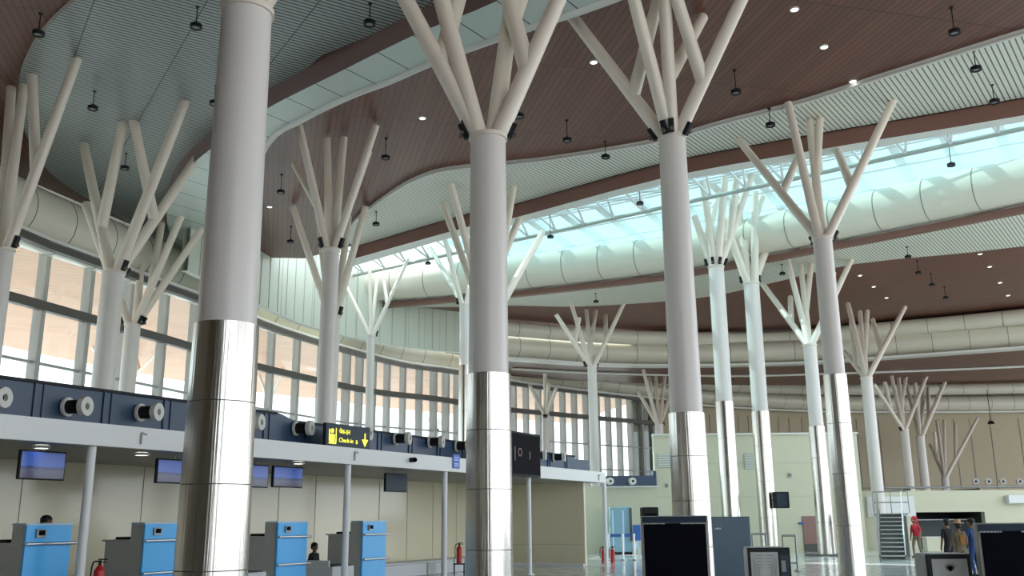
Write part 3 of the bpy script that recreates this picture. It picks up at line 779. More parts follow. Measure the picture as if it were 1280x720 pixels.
screen(322, 594, 27, 31, 1.0, 'blue hanging screen with its left side hidden by the nearest trunk', True, 'screens over the check-in desks')
screen(360, 595, 37, 29, 1.0, 'blue hanging screen fully visible right of the nearest trunk', True, 'screens over the check-in desks')
screen(495.5, 602, 27, 26, 1.0, 'dark switched-off hanging screen between two slim canopy posts', False)

# large black display in front of the fascia
sL = cpl(639, 568, -0.5)[0]; sR = cpl(675, 568, -0.5)[0]; zT = cpl(657, 541, -.5)[1]; zB_ = cpl(657, 596, -.5)[1]
t = thing('hanging_display', 'large black upright display panel fixed before the canopy right of the centre trunk', 'display', C((sL+sR)/2, -.5, zB_))
q = MB(); q.box(C((sL+sR)/2, -.45, (zT+zB_)/2), (sR-sL, 0.14, zT-zB_), 'black', CANG, bevel=.02); q.build('housing', t)
q = MB(); q.box(C((sL+sR)/2, -.523, (zT+zB_)/2), (sR-sL-.1, 0.01, zT-zB_-.12), 'black_gloss', CANG); q.build('display', t)
q = MB(); q.box(C((sL+sR)/2, -.2, ztop - .12), (0.2, 0.42, 0.12), 'rail_grey', CANG); q.build('bracket', t)
q = MB(); cz = (zT+zB_)/2; w_ = sR - sL
q.ring(C(sL + w_*.27, -.528, cz + .05), -cn, 0.09, 0.12, 0.004, 'door_brown', 20)
q.build('emblem', t); q = MB()
for k_ in range(8):
    a0 = -0.6 + k_*.15; q.box(C(sL + w_*.50 + .2*math.cos(a0), -.53, cz + .2*math.sin(a0)), (.03, .004, .03), 'poster_dark', CANG)
q.build('arc_mark', t); q = MB(); q.box(C(sL + w_*.1, -.53, cz + .0), (.03, .004, .4), 'poster_dark', CANG); q.build('bar_mark', t)

# check-in desks
def desk(uL, uR, lab, b=0.75):
    sL, zL = cpl(uL, 655, b); sR, zR = cpl(uR, 655, b)
    hz = CAMH
    t = thing('check_in_desk', lab, 'desk', C(sL, b, 0), CANG, 'blue check-in desks under the canopy')
    w = sR - sL
    q = MB(); q.box((w/2, 0.03, hz/2 + .03), (w, 0.06, hz - .06), 'desk_blue', bevel=.012); local(q, 'front_panel', t)
    q = MB(); q.box((w/2, 0.17, hz - .005), (w + .05, 0.36, 0.035), 'cap_blue', bevel=.01); local(q, 'cap', t)
    q = MB(); q.box((w/2, 0.23, hz/2 - .01), (w - .06, 0.34, hz - .03), 'desk_grey'); local(q, 'tower', t)
    q = MB(); q.box((w/2, 0.74, 0.64), (w - .06, .68, 1.28), 'desk_grey', bevel=.01); q.box((w/2, 0.76, 1.29), (w, .74, .03), 'desk_grey'); local(q, 'counter', t)
    q = MB(); q.box((w*.25, .75, 1.33), (.24, .3, .05), 'black', bevel=.01); local(q, 'keyboard', t)
    for z, nm in ((1.29, 'rail'), (0.72, 'rail')):
        q = MB(); q.cyl((-0.03, -.07, z), (w + .05, -.07, z), .025, .025, 'steel_plain', 12)
        q.cyl((0.05, -.07, z), (.05, .02, z), .02, .02, 'steel_plain', 8); q.cyl((w - .05, -.07, z), (w - .05, .02, z), .02, .02, 'steel_plain', 8); local(q, nm, t)
    q = MB(); q.box((w*.30, -.02, 1.45), (.17, .04, .14), 'rail_grey', bevel=.008); q.box((w*.30, -.045, 1.46), (.11, .012, .08), 'black_gloss'); local(q, 'card_reader', t)
    # weigh conveyor at the left of the desk
    v = thing('weigh_conveyor', lab.replace('blue-fronted check-in desk', 'stainless weigh conveyor beside the desk'), 'conveyor', C(sL - .62, b + .1, 0), CANG, 'weigh conveyors beside the desks')
    q = MB(); q.box((0, .9, .30), (.80, 1.9, .60), 'belt_white', bevel=.03); local(q, 'body', v)
    q = MB(); q.box((0, .9, .61), (.62, 1.85, .03), 'belt_black', bevel=.01); local(q, 'belt', v)
    q = MB(); q.box((0, 1.9, .60), (.82, .06, .30), 'belt_black'); q.box((-.4, .95, .66), (.04, 1.8, .14), 'belt_white'); local(q, 'guard', v)
desk(34, 91, 'leftmost blue-fronted check-in desk, dark-haired head behind it')
desk(182, 230, 'blue-fronted check-in desk just left of the nearest trunk')
desk(348, 385, 'blue-fronted check-in desk just right of the nearest trunk')
desk(454, 483, 'rightmost blue-fronted check-in desk, next to a slim canopy post')

# extinguishers
def extinguisher(p, lab, h=0.5, stand=False):
    t = thing('fire_extinguisher', lab, 'fire extinguisher', p, 0)
    z0 = 0.32 if stand else 0.0
    q = MB(); q.cyl((0, 0, z0), (0, 0, z0 + h*.72), .085, .085, 'red', 20); q.cyl((0, 0, z0 + h*.72), (0, 0, z0 + h*.84), .085, .03, 'red', 20); local(q, 'cylinder', t)
    q = MB(); q.cyl((0, 0, z0 + h*.84), (0, 0, z0 + h*.95), .025, .025, 'black', 12); q.box((.04, 0, z0 + h*.97), (.14, .03, .02), 'black'); q.box((.05, 0, z0 + h*.91), (.12, .03, .015), 'black'); local(q, 'valve', t)
    q = MB(); pts = spline([(0, -.02, z0 + h*.92), (-.1, -.03, z0 + h*.9), (-.13, -.02, z0 + h*.6), (-.12, 0, z0 + h*.25)], 5); q.sweep(pts, .013, 'black', 8); local(q, 'hose', t)
    if stand:
        q = MB(); q.box((0, 0, .30), (.36, .30, .03), 'black')
        for sx in (-1, 1):
            for sy in (-1, 1): q.cyl((sx*.15, sy*.12, 0), (sx*.15, sy*.12, .3), .014, .014, 'black', 8)
        for sx in (-1, 1): q.cyl((sx*.17, .13, .3), (sx*.17, .13, .5), .012, .012, 'black', 8)
        local(q, 'stand', t)
s, z = cpl(574, 711, 2.4); extinguisher(C(s, 2.4, 0), 'red fire extinguisher on a black stand left of the centre trunk', .62, True)
s, z = cpl(124, 716, .35); extinguisher(C(s, .35, 0), 'red fire extinguisher low beside the leftmost slim post', .72, True)
p = at(756, 706, z=0.0); 
extinguisher(Vector(at(754.5, 703, z=0)), 'left red fire extinguisher of the pair at the canopy end post', .6)
extinguisher(Vector(at(766, 703, z=0)), 'right red fire extinguisher of the pair at the canopy end post', .6)

# ------------------------------------------------ partitions, right-hand end
YW = 47.0
def W(u, v): return at(u, v, Y=YW)
xl = W(752, 690).x; xm = W(819, 600).x; xr = W(1076, 600).x
zlow = W(790, 608).z; zhigh = W(950, 543.5).z
q = MB(); q.box(((xl - 6 + xm)/2, YW + .15, zlow/2), (xm - xl + 6, .3, zlow), 'cream_wall'); struct(q.build('wall_cream_low'))
q = MB(); q.box(((xm + xr)/2, YW + .25, zhigh/2), (xr - xm, .5, zhigh), 'cream_wall'); q.box(((xm+xr)/2, YW + .2, zhigh + .04), (xr - xm + .06, .7, .08), 'white_trim'); struct(q.build('wall_cream'))
for zz in (2.6, 4.2):
    q = MB(); q.box(((xm+xr)/2, YW - .006, zz), (xr - xm, .014, .018), 'vent_grey'); struct(q.build('trim_%d' % (18 if zz < 3 else 19)))
for (u, v, w_, h_, lab) in ((830, 576, 17, 17, 'grey grille on the cream wall left of the trunk behind the black totem'), (936, 577, 12, 19, 'grey grille on the cream wall between the two sunlit columns')):
    p = W(u, v); q = MB(); ww, hh = px(p, w_), px(p, h_)
    q.box((p.x, YW - .02, p.z), (ww, .05, hh), 'vent_grey', bevel=.01)
    o = q.build('wall_grille'); tag(o, lab, 'grille')
    q = MB()
    for k_ in range(6): q.box((p.x, YW - .05, p.z - hh*.42 + hh*.84*k_/5), (ww*.86, .02, .03), 'white_trim')
    q.build('louvres', o)
for (u, v, lab) in ((987, 594, 'small grey box on the cream wall right of the dark speaker'), (833, 607, 'small grey box on the cream wall above the black totem')):
    p = W(u, v); q = MB(); q.box((p.x, YW - .04, p.z), (.15, .08, .2), 'rail_grey', bevel=.01); q.cyl((p.x, YW - .09, p.z), (p.x, YW - .07, p.z), .04, .04, 'black', 12); tag(q.build('wall_box'), lab, 'box')
# navy band with nozzles over the low wall
zb0 = W(790, 609.5).z; zb1 = W(790, 595.5).z
xa = W(757, 600).x; xb = W(819.5, 600).x
t = thing('air_supply_band', 'short navy air duct band with two white nozzles on the low cream wall', 'duct', ((xa+xb)/2, YW, zlow))
q = MB(); q.box(((xa+xb)/2, YW + .0, (zlow + zb1)/2 + .02), (xb-xa, .6, zb1 - zlow), 'navy'); q.box((xb - .08, YW, zb1 + .12), (.16, .6, .25), 'navy'); q.build('casing', t)
for u in (762, 790):
    p = at(u, 601.5, Y=YW - .6); q = MB(); nz_part(q, Vector((p.x, YW - .3, p.z)), Vector((0.1, -1, 0)).normalized(), .17, .3); q.build('jet_nozzle', t)
q = MB(); q.box(((xa+xb)/2, YW - .05, zlow - .02), (xb-xa+.2, .5, .06), 'white_trim'); struct(q.build('trim_20'))
# brown door
pd0 = W(1006, 693); pd1 = W(1027, 645)
q = MB(); q.box(((pd0.x+pd1.x)/2, YW - .03, pd1.z/2), (pd1.x-pd0.x, .08, pd1.z), 'door_brown', bevel=.01); d_ = struct(q.build('door_1'))
q = MB(); q.box(((pd0.x+pd1.x)/2, YW - .08, .18), (pd1.x-pd0.x-.04, .02, .36), 'dark_steel'); q.build('kick_plate', d_)
q = MB(); q.cyl((pd1.x - .12, YW - .14, 1.05), (pd1.x - .24, YW - .14, 1.05), .018, .018, 'steel_plain', 8); q.cyl((pd1.x - .12, YW - .14, 1.05), (pd1.x - .12, YW - .05, 1.05), .014, .014, 'steel_plain', 8); q.build('door_handle', d_)
p = W(1001, 654); q = MB(); q.box((p.x, YW - .05, p.z), (.24, .06, .1), 'belt_blue', bevel=.01); tag(q.build('door_sign'), 'small blue plate on the cream wall left of the brown door', 'sign')

# speaker on the sunlit right column
p = at(976, 625, Y=43.2); q = MB(); w_ = px(p, 17); q.box(p, (w_, .45, px(p, 20)), 'black', rz=.25, bevel=.03); sp = q.build('loudspeaker'); tag(sp, 'dark square speaker mounted low on the right sunlit column', 'speaker')
q = MB(); q.box(p + Vector((-.02, -.235, 0)), (w_*.8, .02, px(p, 16)), 'sign_navy', rz=.25); q.build('grille', sp)
pc = at(939, 354, Y=44); q = MB(); q.cyl(p, (pc.x, pc.y, p.z), .04, .04, 'black', 8); q.build('bracket', sp)

# mezzanine, stair and dark opening
YM = 50.0
def Mz(u, v): return at(u, v, Y=YM)
mx0 = Mz(1070, 612).x; mx1 = Mz(1420, 612).x; zm = Mz(1180, 613).z
ox0 = Mz(1147, 660).x; ox1 = Mz(1233, 660).x; oz = Mz(1190, 640).z
q = MB()
q.box(((mx0+ox0)/2, YM + .2, zm/2), (ox0-mx0, .4, zm), 'cream_wall'); q.box(((ox1+mx1)/2, YM + .2, zm/2), (mx1-ox1, .4, zm), 'cream_wall')
q.box(((ox0+ox1)/2, YM + .2, (oz+zm)/2), (ox1-ox0, .4, zm-oz), 'cream_wall'); struct(q.build('wall_mezzanine'))
q = MB(); q.box(((mx0+mx1)/2, YM + 18.2, zm - .1), (mx1-mx0, 36, .2), 'cream_wall'); struct(q.build('floor_mezzanine'))
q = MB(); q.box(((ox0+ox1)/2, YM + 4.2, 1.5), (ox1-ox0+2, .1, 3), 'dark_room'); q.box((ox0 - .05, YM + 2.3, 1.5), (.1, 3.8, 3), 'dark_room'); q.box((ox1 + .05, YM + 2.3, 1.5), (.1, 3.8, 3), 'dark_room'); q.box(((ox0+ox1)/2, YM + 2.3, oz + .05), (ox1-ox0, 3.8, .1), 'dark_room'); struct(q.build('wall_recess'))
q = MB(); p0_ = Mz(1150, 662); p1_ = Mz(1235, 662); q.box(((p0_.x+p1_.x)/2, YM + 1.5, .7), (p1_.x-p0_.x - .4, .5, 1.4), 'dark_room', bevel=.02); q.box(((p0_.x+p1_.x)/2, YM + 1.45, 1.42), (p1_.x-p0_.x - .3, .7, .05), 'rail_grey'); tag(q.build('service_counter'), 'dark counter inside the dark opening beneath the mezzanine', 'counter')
p0_ = at(1155, 672, Y=46); p1_ = at(1179, 692, Y=46); q = MB(); q.box(((p0_.x+p1_.x)/2, 46, p0_.z/2), (p1_.x-p0_.x, .5, p0_.z), 'cream_wall', bevel=.02); q.box(((p0_.x+p1_.x)/2, 46, p0_.z + .02), (p1_.x-p0_.x+.06, .56, .04), 'white_trim'); q.box(((p0_.x+p1_.x)/2, 46, .05), (p1_.x-p0_.x-.06, .4, .1), 'dark_steel'); tag(q.build('podium'), 'low cream podium between the person in red and the group of three', 'podium')
# rail along the mezzanine edge
t = thing('balcony_rail', 'thin dark handrail along the top of the mezzanine wall', 'railing', (mx0, YM, zm))
q = MB(); q.cyl((mx0, YM + .1, zm + .16), (mx1, YM + .1, zm + .16), .05, .05, 'rail_grey', 8); q.build('handrail', t)
x = mx0 + .2
while x < mx1:
    q = MB(); q.cyl((x, YM + .1, zm - .02), (x, YM + .1, zm + .16), .03, .03, 'rail_grey', 8); q.build('post', t); x += 2.2
# back wall nozzles
for i, u in enumerate((1219, 1235, 1253, 1274)):
    p = at(u, 602, Y=84); q = MB(); nz_part(q, p + Vector((0, .0, 0)), Vector((-.3, -1, 0)).normalized(), .27, .35)
    o = q.build('wall_nozzle'); tag(o, '%s of four round air nozzles on the tan back wall' % ('leftmost', 'second from left', 'third from left', 'rightmost')[i], 'nozzle', 'nozzles on the back wall')
    # reach back to the wall
# stair
b0 = at(1102, 700, z=0); b1 = at(1131, 700, z=0); bc = (b0 + b1) / 2; wdt = (b1 - b0).length
st = thing('staircase', 'open grey staircase rising to the mezzanine behind the person in red', 'stairs', (bc.x, bc.y, 0), -math.atan2(bc.x, bc.y) - .03)
ns = 11; rise = 0.158; run = 0.28
for i in range(ns):
    q = MB(); yy = run * (i + .5)
    q.box((0, yy, rise*(i+1) - .02), (wdt, run + .03, .04), 'stair_nose', bevel=.008); q.box((0, yy + run*.45, rise*(i+.5)), (wdt, .02, rise - .04), 'stair_grey'); local(q, 'step', st)
for sx_, mt_ in ((-1, 'rail_grey'), (1, 'white_paint')):
    q = MB(); a = Vector((sx_*(wdt/2 + .04), 0, .06)); b = Vector((sx_*(wdt/2 + .04), run*ns, rise*ns)); d = b - a
    R = Matrix((Vector((1, 0, 0)), d.normalized(), Vector((1, 0, 0)).cross(d.normalized()))).transposed()
    q.box((a+b)/2, (.05, d.length, .24), 'stair_grey', rot=R); local(q, 'stringer', st)
    q = MB(); q.cyl(a + Vector((0, 0, .85)), b + Vector((0, 0, .85)), .022, .022, mt_, 10)
    for k_ in range(6):
        c = a.lerp(b, k_/5); q.cyl(c, c + Vector((0, 0, .85)), .016, .016, mt_, 8)
    local(q, 'handrail', st)
yl = run*ns; q = MB(); q.box((0, yl + .8, rise*ns - .05), (wdt + .5, 1.6, .1), 'stair_nose'); q.box((0, yl + .8, rise*ns/2 - .05), (wdt + .3, 1.4, rise*ns - .12), 'stair_grey'); local(q, 'landing', st)
q = MB()
for z_ in (.45, .9): q.cyl((-.7, yl + 1.55, rise*ns + z_), (.7, yl + 1.55, rise*ns + z_), .022, .022, 'rail_grey', 8)
for x_ in (-.7, 0, .7): q.cyl((x_, yl + 1.55, rise*ns), (x_, yl + 1.55, rise*ns + .9), .022, .022, 'rail_grey', 8)
local(q, 'landing_rail', st)
p0_ = Mz(1082, 621); p1_ = Mz(1144, 646); q = MB(); q.box(((p0_.x+p1_.x)/2, YM - .06, (p0_.z+p1_.z)/2), (p1_.x-p0_.x, .1, p0_.z-p1_.z), 'white_paint', bevel=.02); struct(q.build('trim_21'))
# white bracket box at right edge
p = at(1273, 624, Y=49.8); q = MB(); q.box((p.x, 49.8, p.z), (1.2, .4, .42), 'white_paint', bevel=.03); struct(q.build('trim_22'))

# ------------------------------------------------------- foreground totems
def totem(uL, uR, vt, d, lab, side=8, rz=0.0):
    a = at(uL, vt, Y=d); b = at(uR, vt, Y=d); w = b.x - a.x; h = a.z
    t = thing('display_totem', lab, 'display', ((a.x+b.x)/2, d, 0), rz)
    q = MB(); q.box((0, .2, h/2), (w, .40, h), 'machine_grey', bevel=.02); local(q, 'body', t)
    q = MB(); q.box((0, -.012, h*.47), (w - .10, .03, h*.9), 'black_gloss', bevel=.008); local(q, 'screen', t)
    q = MB(); q.box((0, -.014, h - .07), (w - .06, .04, .11), 'sign_navy', bevel=.005); local(q, 'header', t)
    q = MB(); r_ = random.Random(3); x = -w*.46
    while x < w*.44:
        l = r_.uniform(.02, .06)
        if not (-w*.18 < x < w*.06): q.box((x + l/2, -.032, h - .135), (l, .004, .022), 'poster_grey')
        x += l + .012
    local(q, 'caption_strip', t)
    q = MB(); q.box((0, .2, .05), (w + .1, .5, .1), 'dark_steel', bevel=.02); local(q, 'plinth', t)
totem(801, 884, 645, 17.5, 'large black display totem with grey sides in front of the right-of-centre trunk', rz=-.12)
totem(1224, 1312, 654, 15.5, 'black display totem with grey side cut by the right edge of the photo', rz=-.30)
# second machine behind the first totem
a = at(803, 634, Y=19.5); b = at(823, 634, Y=19.5); q = MB(); q.box(((a.x+b.x)/2, 19.7, a.z/2), (b.x-a.x, .4, a.z), 'black', bevel=.02); tt = q.build('scanner_cabinet'); tag(tt, 'narrow black cabinet peeping out behind the top left of the large totem', 'cabinet')
q = MB(); q.box(((a.x+b.x)/2, 19.49, a.z - .3), (b.x-a.x - .08, .02, .35), 'black_gloss'); q.build('screen', tt)
a = at(889, 646, Y=23); b = at(937, 646, Y=23); w = b.x - a.x
q = MB(); q.box(((a.x+b.x)/2, 23.3, a.z/2), (w, .6, a.z), 'machine_blue', bevel=.02); tt = q.build('scanner_cabinet'); tag(tt, 'plain grey-blue cabinet standing right of the large black totem', 'cabinet')
q = MB(); q.box((a.x + w*.16, 22.992, a.z - .27), (.14, .006, .03), 'poster_grey'); q.build('badge', tt)
q = MB(); q.box(((a.x+b.x)/2, 22.995, .09), (w - .08, .02, .14), 'black'); q.build('vent', tt)

def trolley_sign(uL, uR, vt, d, lab, pat, two=False, rz=0.0):
    a = at(uL, vt, Y=d); b = at(uR, vt, Y=d); w = b.x - a.x; h = a.z
    t = thing('information_stand', lab, 'stand', ((a.x+b.x)/2, d, 0), rz)
    q = MB(); q.box((0, .3, h/2), (w, .5, h), 'belt_white', bevel=.05); local(q, 'body', t)
    q = MB(); q.box((0, .02, h*.55), (w + .02, .06, h*.88), 'black', bevel=.015); local(q, 'frame', t)
    pw = w * (.66 if two else .82); pcx = -w*.12 if two else 0
    q = MB(); q.box((pcx, -.014, h*.55), (pw, .012, h*.72), 'poster_grey'); local(q, 'poster', t)
    q = MB()
    if pat == 'diamond':
        k = pw*.16
        q.poly([(pcx, -.022, h*.55 - k*1.6), (pcx + k, -.022, h*.55), (pcx, -.022, h*.55 + k*1.6), (pcx - k, -.022, h*.55)], 'vent_grey')
        for sx in (-1, 1):
            for i in range(5):
                q.box((pcx + sx*pw*(.42 - .05*i), -.022, h*.55), (pw*.018, .004, h*(.56 - .09*i)), 'poster_dark')
                q.box((pcx + sx*pw*.2, -.022, h*.55 + h*.30*(1-.18*i)), (pw*(.3-.05*i), .004, .012), 'poster_dark'); q.box((pcx + sx*pw*.2, -.022, h*.55 - h*.30*(1-.18*i)), (pw*(.3-.05*i), .004, .012), 'poster_dark')
    else:
        for k_ in range(5):
            an = -0.7 + k_ * .35; ca, sa = math.cos(an), math.sin(an); L_ = pw * .27; wv = pw * .05
            pts = [(0, 0), (wv, L_*.5), (0, L_), (-wv, L_*.5)]
            q.poly([(x_*ca + z_*sa, -.024, h*.70 + z_*ca - x_*sa) for x_, z_ in pts], 'poster_dark')
    local(q, 'artwork', t)
    if two:
        q = MB(); q.box((w*.36, -.016, h*.60), (w*.2, .014, h*.5), 'sign_navy'); q.box((w*.35, -.026, h*.42), (w*.15, .006, h*.12), 'vent_grey'); q.box((w*.33, -.026, h*.66), (w*.10, .006, h*.2), 'poster_dark'); local(q, 'side_panel', t)
trolley_sign(935, 986, 684, 19, 'low black-framed stand with a grey diamond pattern right of the grey-blue cabinet', 'diamond', True, -.05)
trolley_sign(1158, 1212, 692, 16.5, 'low black-framed pale stand before the group of three at lower right', 'bars', False, .0)

# crowd barriers
def barrier(uL, uR, vt, d, lab):
    a = at(uL, vt, Y=d); b = at(uR, vt, Y=d); t = thing('barrier_rail', lab, 'barrier', ((a.x+b.x)/2, d, 0)); w = b.x-a.x; h = a.z
    q = MB(); q.cyl((-w/2, 0, h), (w/2, 0, h), .035, .035, 'rail_grey', 10); local(q, 'bar', t); q = MB(); q.cyl((-w/2, 0, .25), (w/2, 0, .25), .025, .025, 'rail_grey', 10); local(q, 'bar', t)
    for s in (-1, 1):
        q = MB(); q.cyl((s*w/2, 0, 0), (s*w/2, 0, h), .03, .03, 'rail_grey', 10); q.box((s*w/2, 0, .02), (.08, .5, .04), 'rail_grey'); local(q, 'post', t)
barrier(940, 957, 667.5, 30, 'grey rail barrier left of the sunlit column behind the diamond stand')
barrier(978, 994, 669.5, 30, 'grey rail barrier right of the sunlit column behind the diamond stand')
# blue cabinets and belt posts in the low area
p0_ = at(762, 634, Y=45.5); p1_ = at(789, 634, Y=45.5); w = p1_.x-p0_.x
q = MB(); q.box(((p0_.x+p1_.x)/2, 45.8, p0_.z/2 + .05), (w, .7, p0_.z - .1), 'cabinet_blue', bevel=.03); cb = q.build('kiosk_cabinet'); tag(cb, 'tall pale blue cabinet behind the blue belt barrier at the canopy end', 'cabinet')
q = MB(); q.box((p1_.x - .05, 45.42, p0_.z - .8), (.1, .12, 1.5), 'dark_steel'); q.build('side_post', cb)
q = MB(); q.box(((p0_.x+p1_.x)/2, 45.8, .05), (w - .05, .6, .1), 'black'); q.build('plinth', cb)
for f in (.12, .6): 
    q = MB(); q.box((p0_.x + w*f, 45.44, p0_.z/2), (.08, .03, p0_.z - .3), 'cap_blue'); q.build('rib', cb)
p0_ = at(791, 656, Y=45); p1_ = at(800, 656, Y=45); q = MB(); q.box(((p0_.x+p1_.x)/2, 45, p0_.z - .35), (p1_.x-p0_.x, .3, .7), 'belt_blue', bevel=.03)
t_ = q.build('self_service_kiosk'); tag(t_, 'small dark blue kiosk on legs right of the pale blue cabinet', 'kiosk')
q = MB(); 
for f in (.15, .85): q.cyl((p0_.x + (p1_.x-p0_.x)*f, 45, 0), (p0_.x + (p1_.x-p0_.x)*(.5), 45, p0_.z - .65), .035, .035, 'cap_blue', 8)
q.build('leg', t_)
def stanchion(u, d, lab, belt_to=None):
    p = at(u, 690, Y=d); t = thing('belt_stanchion', lab, 'stanchion', (p.x, d, 0), 0, 'belt posts by the blue cabinet')
    q = MB(); q.cyl((0, 0, .04), (0, 0, 1.0), .04, .04, 'steel_plain', 14); q.cyl((0, 0, .92), (0, 0, 1.02), .055, .055, 'steel_plain', 14); local(q, 'post', t)
    q = MB(); q.cyl((0, 0, 0), (0, 0, .04), .18, .16, 'steel_plain', 20); local(q, 'base', t)
    if belt_to is not None:
        x1 = at(belt_to, 690, Y=d).x - p.x; q = MB(); q.box((x1/2, 0, .96), (abs(x1) - .14, .012, .12), 'belt_blue'); local(q, 'belt', t)
stanchion(761, 39, 'belt post with a blue belt next to the canopy end post', 779)
stanchion(779, 39, 'middle belt post with a blue belt before the pale blue cabinet', 793)
stanchion(793, 39, 'belt post at the end of the blue belt beside the small dark blue kiosk')

# -------------------------------------------------------------- luminaires
def spot(u, v, z, zc, lab):
    p = at(u, v, z=z); t = thing('ceiling_spotlight', lab, 'spotlight', (p.x, p.y, zc), 0, 'black suspended spotlights')
    q = MB(); q.cyl((0, 0, z + .1 - zc), (0, 0, 0), .014, .014, 'black', 8); q.cyl((0, 0, -.04), (0, 0, 0), .05, .06, 'black', 14); local(q, 'stem', t)
    q = MB(); q.ring((0, 0, z - .05 - zc), (0, 0, 1), .095, .15, .10, 'black', 20); q.cyl((0, 0, z + .04 - zc), (0, 0, z + .11 - zc), .11, .04, 'black', 16); local(q, 'housing', t)
    q = MB(); q.cyl((0, 0, z - .03 - zc), (0, 0, z + .0 - zc), .10, .10, 'rail_grey', 16); local(q, 'lens', t)
ZL = 13.7
for u, v, lab in (
    (48, 42, 'black spotlight at the upper left edge of the slatted oval'), (245, 33, 'black spotlight on the slatted oval left of the nearest trunk top'),
    (116, 135, 'black spotlight on the slatted oval above the five-tipped column'), (268, 129, 'black spotlight at the edge of the nearest trunk under the slatted oval'),
    (156, 210, 'black spotlight low on the slatted oval between branches'), (462, 29, 'black spotlight at the bulkhead edge right of the nearest trunk top'),
    (482, 197, 'black spotlight on timber right of the branch tips between nearest and centre trunks'), (351, 240, 'black spotlight on timber right beside the nearest trunk'),
    (363, 302, 'black spotlight on the lower left end of the timber ceiling'), (470, 280, 'black spotlight on the left end of the pale slatted band'),
    (649, 145, 'black spotlight on timber just right of the centre trunk head'), (709, 175, 'black spotlight on timber between centre and right-of-centre trunks'),
    (757, 196, 'black spotlight on the pale slatted band left of the right-of-centre trunk'), (920, 115, 'black spotlight on timber right of the right-of-centre trunk head'),
    (963, 156, 'black spotlight on the slatted band above the skylight rim near the leaning branch'), (1193, 40, 'black spotlight on the reddish timber at upper right'),
    (1220, 86, 'upper black spotlight of two on the slatted band at far right'), (1243, 127, 'lower black spotlight of two on the slatted band at far right')):
    zc = 14.25 if at(u, v, z=14.25).length else ZC
    spot(u, v, ZL, ZC if 'timber' in lab else 14.27, lab)
for u, v, lab in ((669, 271, 'spotlight hanging in the skylight right of the centre trunk, upper one'), (688, 296, 'spotlight hanging in the skylight right of the centre trunk, lower one'),
                  (800, 254, 'spotlight hanging in the skylight left of the right-of-centre trunk'), (1189, 206, 'spotlight hanging before the big pale duct at far right'), (535, 329, 'faint spotlight in the skylight left of the centre trunk')):
    spot(u, v, 14.6, 16.0, lab)
for u, v, lab in ((745, 377, 'spotlight on the far slatted band above the fan of seven tips'), (978, 342, 'spotlight on the far slatted band beside the sunlit columns'), (1135, 321, 'spotlight at the border of far slats and dark timber'),
                  (1148, 341, 'leftmost spotlight on the far dark timber ceiling'), (1165, 356, 'middle spotlight on the far dark timber ceiling'), (1182, 372, 'lowest spotlight on the far dark timber ceiling')):
    spot(u, v, 13.7, Z2 + .14 if 'timber c' in lab else Z2, lab)
p = at(1239, 530, Y=80); q = MB(); q.cyl((p.x, p.y, p.z), (p.x, p.y, p.z + .25), .3, .18, 'black', 16); q.cyl((p.x, p.y, p.z + .2), (p.x, p.y, 11.97), .03, .03, 'black', 8); tag(q.build('pendant_lamp'), 'black pendant lamp before the tan back wall at right', 'lamp')
def down(u, v, z, lab):
    p = at(u, v, z=z); q = MB(); q.cyl(p - Vector((0, 0, .03)), p + Vector((0, 0, .01)), .095, .095, 'lamp_white', 18); o = q.build('downlight'); tag(o, lab, 'downlight', 'round downlights set in the timber ceilings')
    q = MB(); q.ring(p - Vector((0, 0, .035)), (0, 0, 1), .095, .12, .05, 'white_trim', 18); q.build('bezel', o)
for u, v, lab in ((528, 147, 'white downlight in the timber left of the centre trunk head'), (742, 77, 'white downlight in the timber between centre and right-of-centre trunks'),
                  (993, 11, 'topmost of three white downlights in the timber at upper right'), (1030, 58, 'middle of three white downlights in the timber at upper right'), (1066, 101, 'lowest of three white downlights in the timber at upper right'),
                  (337, 258, 'pale downlight in the timber right beside the nearest trunk')):
    down(u, v, ZC, lab)
for i, (u, v) in enumerate(((1075, 344), (1092, 358), (1108, 372), (1225, 317), (1237, 333), (1250, 353), (1260, 369))):
    nm = ('upper', 'middle', 'lower')[i] + ' downlight of the left row in the far dark timber' if i < 3 else ('first', 'second', 'third', 'fourth')[i-3] + ' downlight from the top of the right row in the far dark timber'
    down(u, v, Z2 + .15, nm)

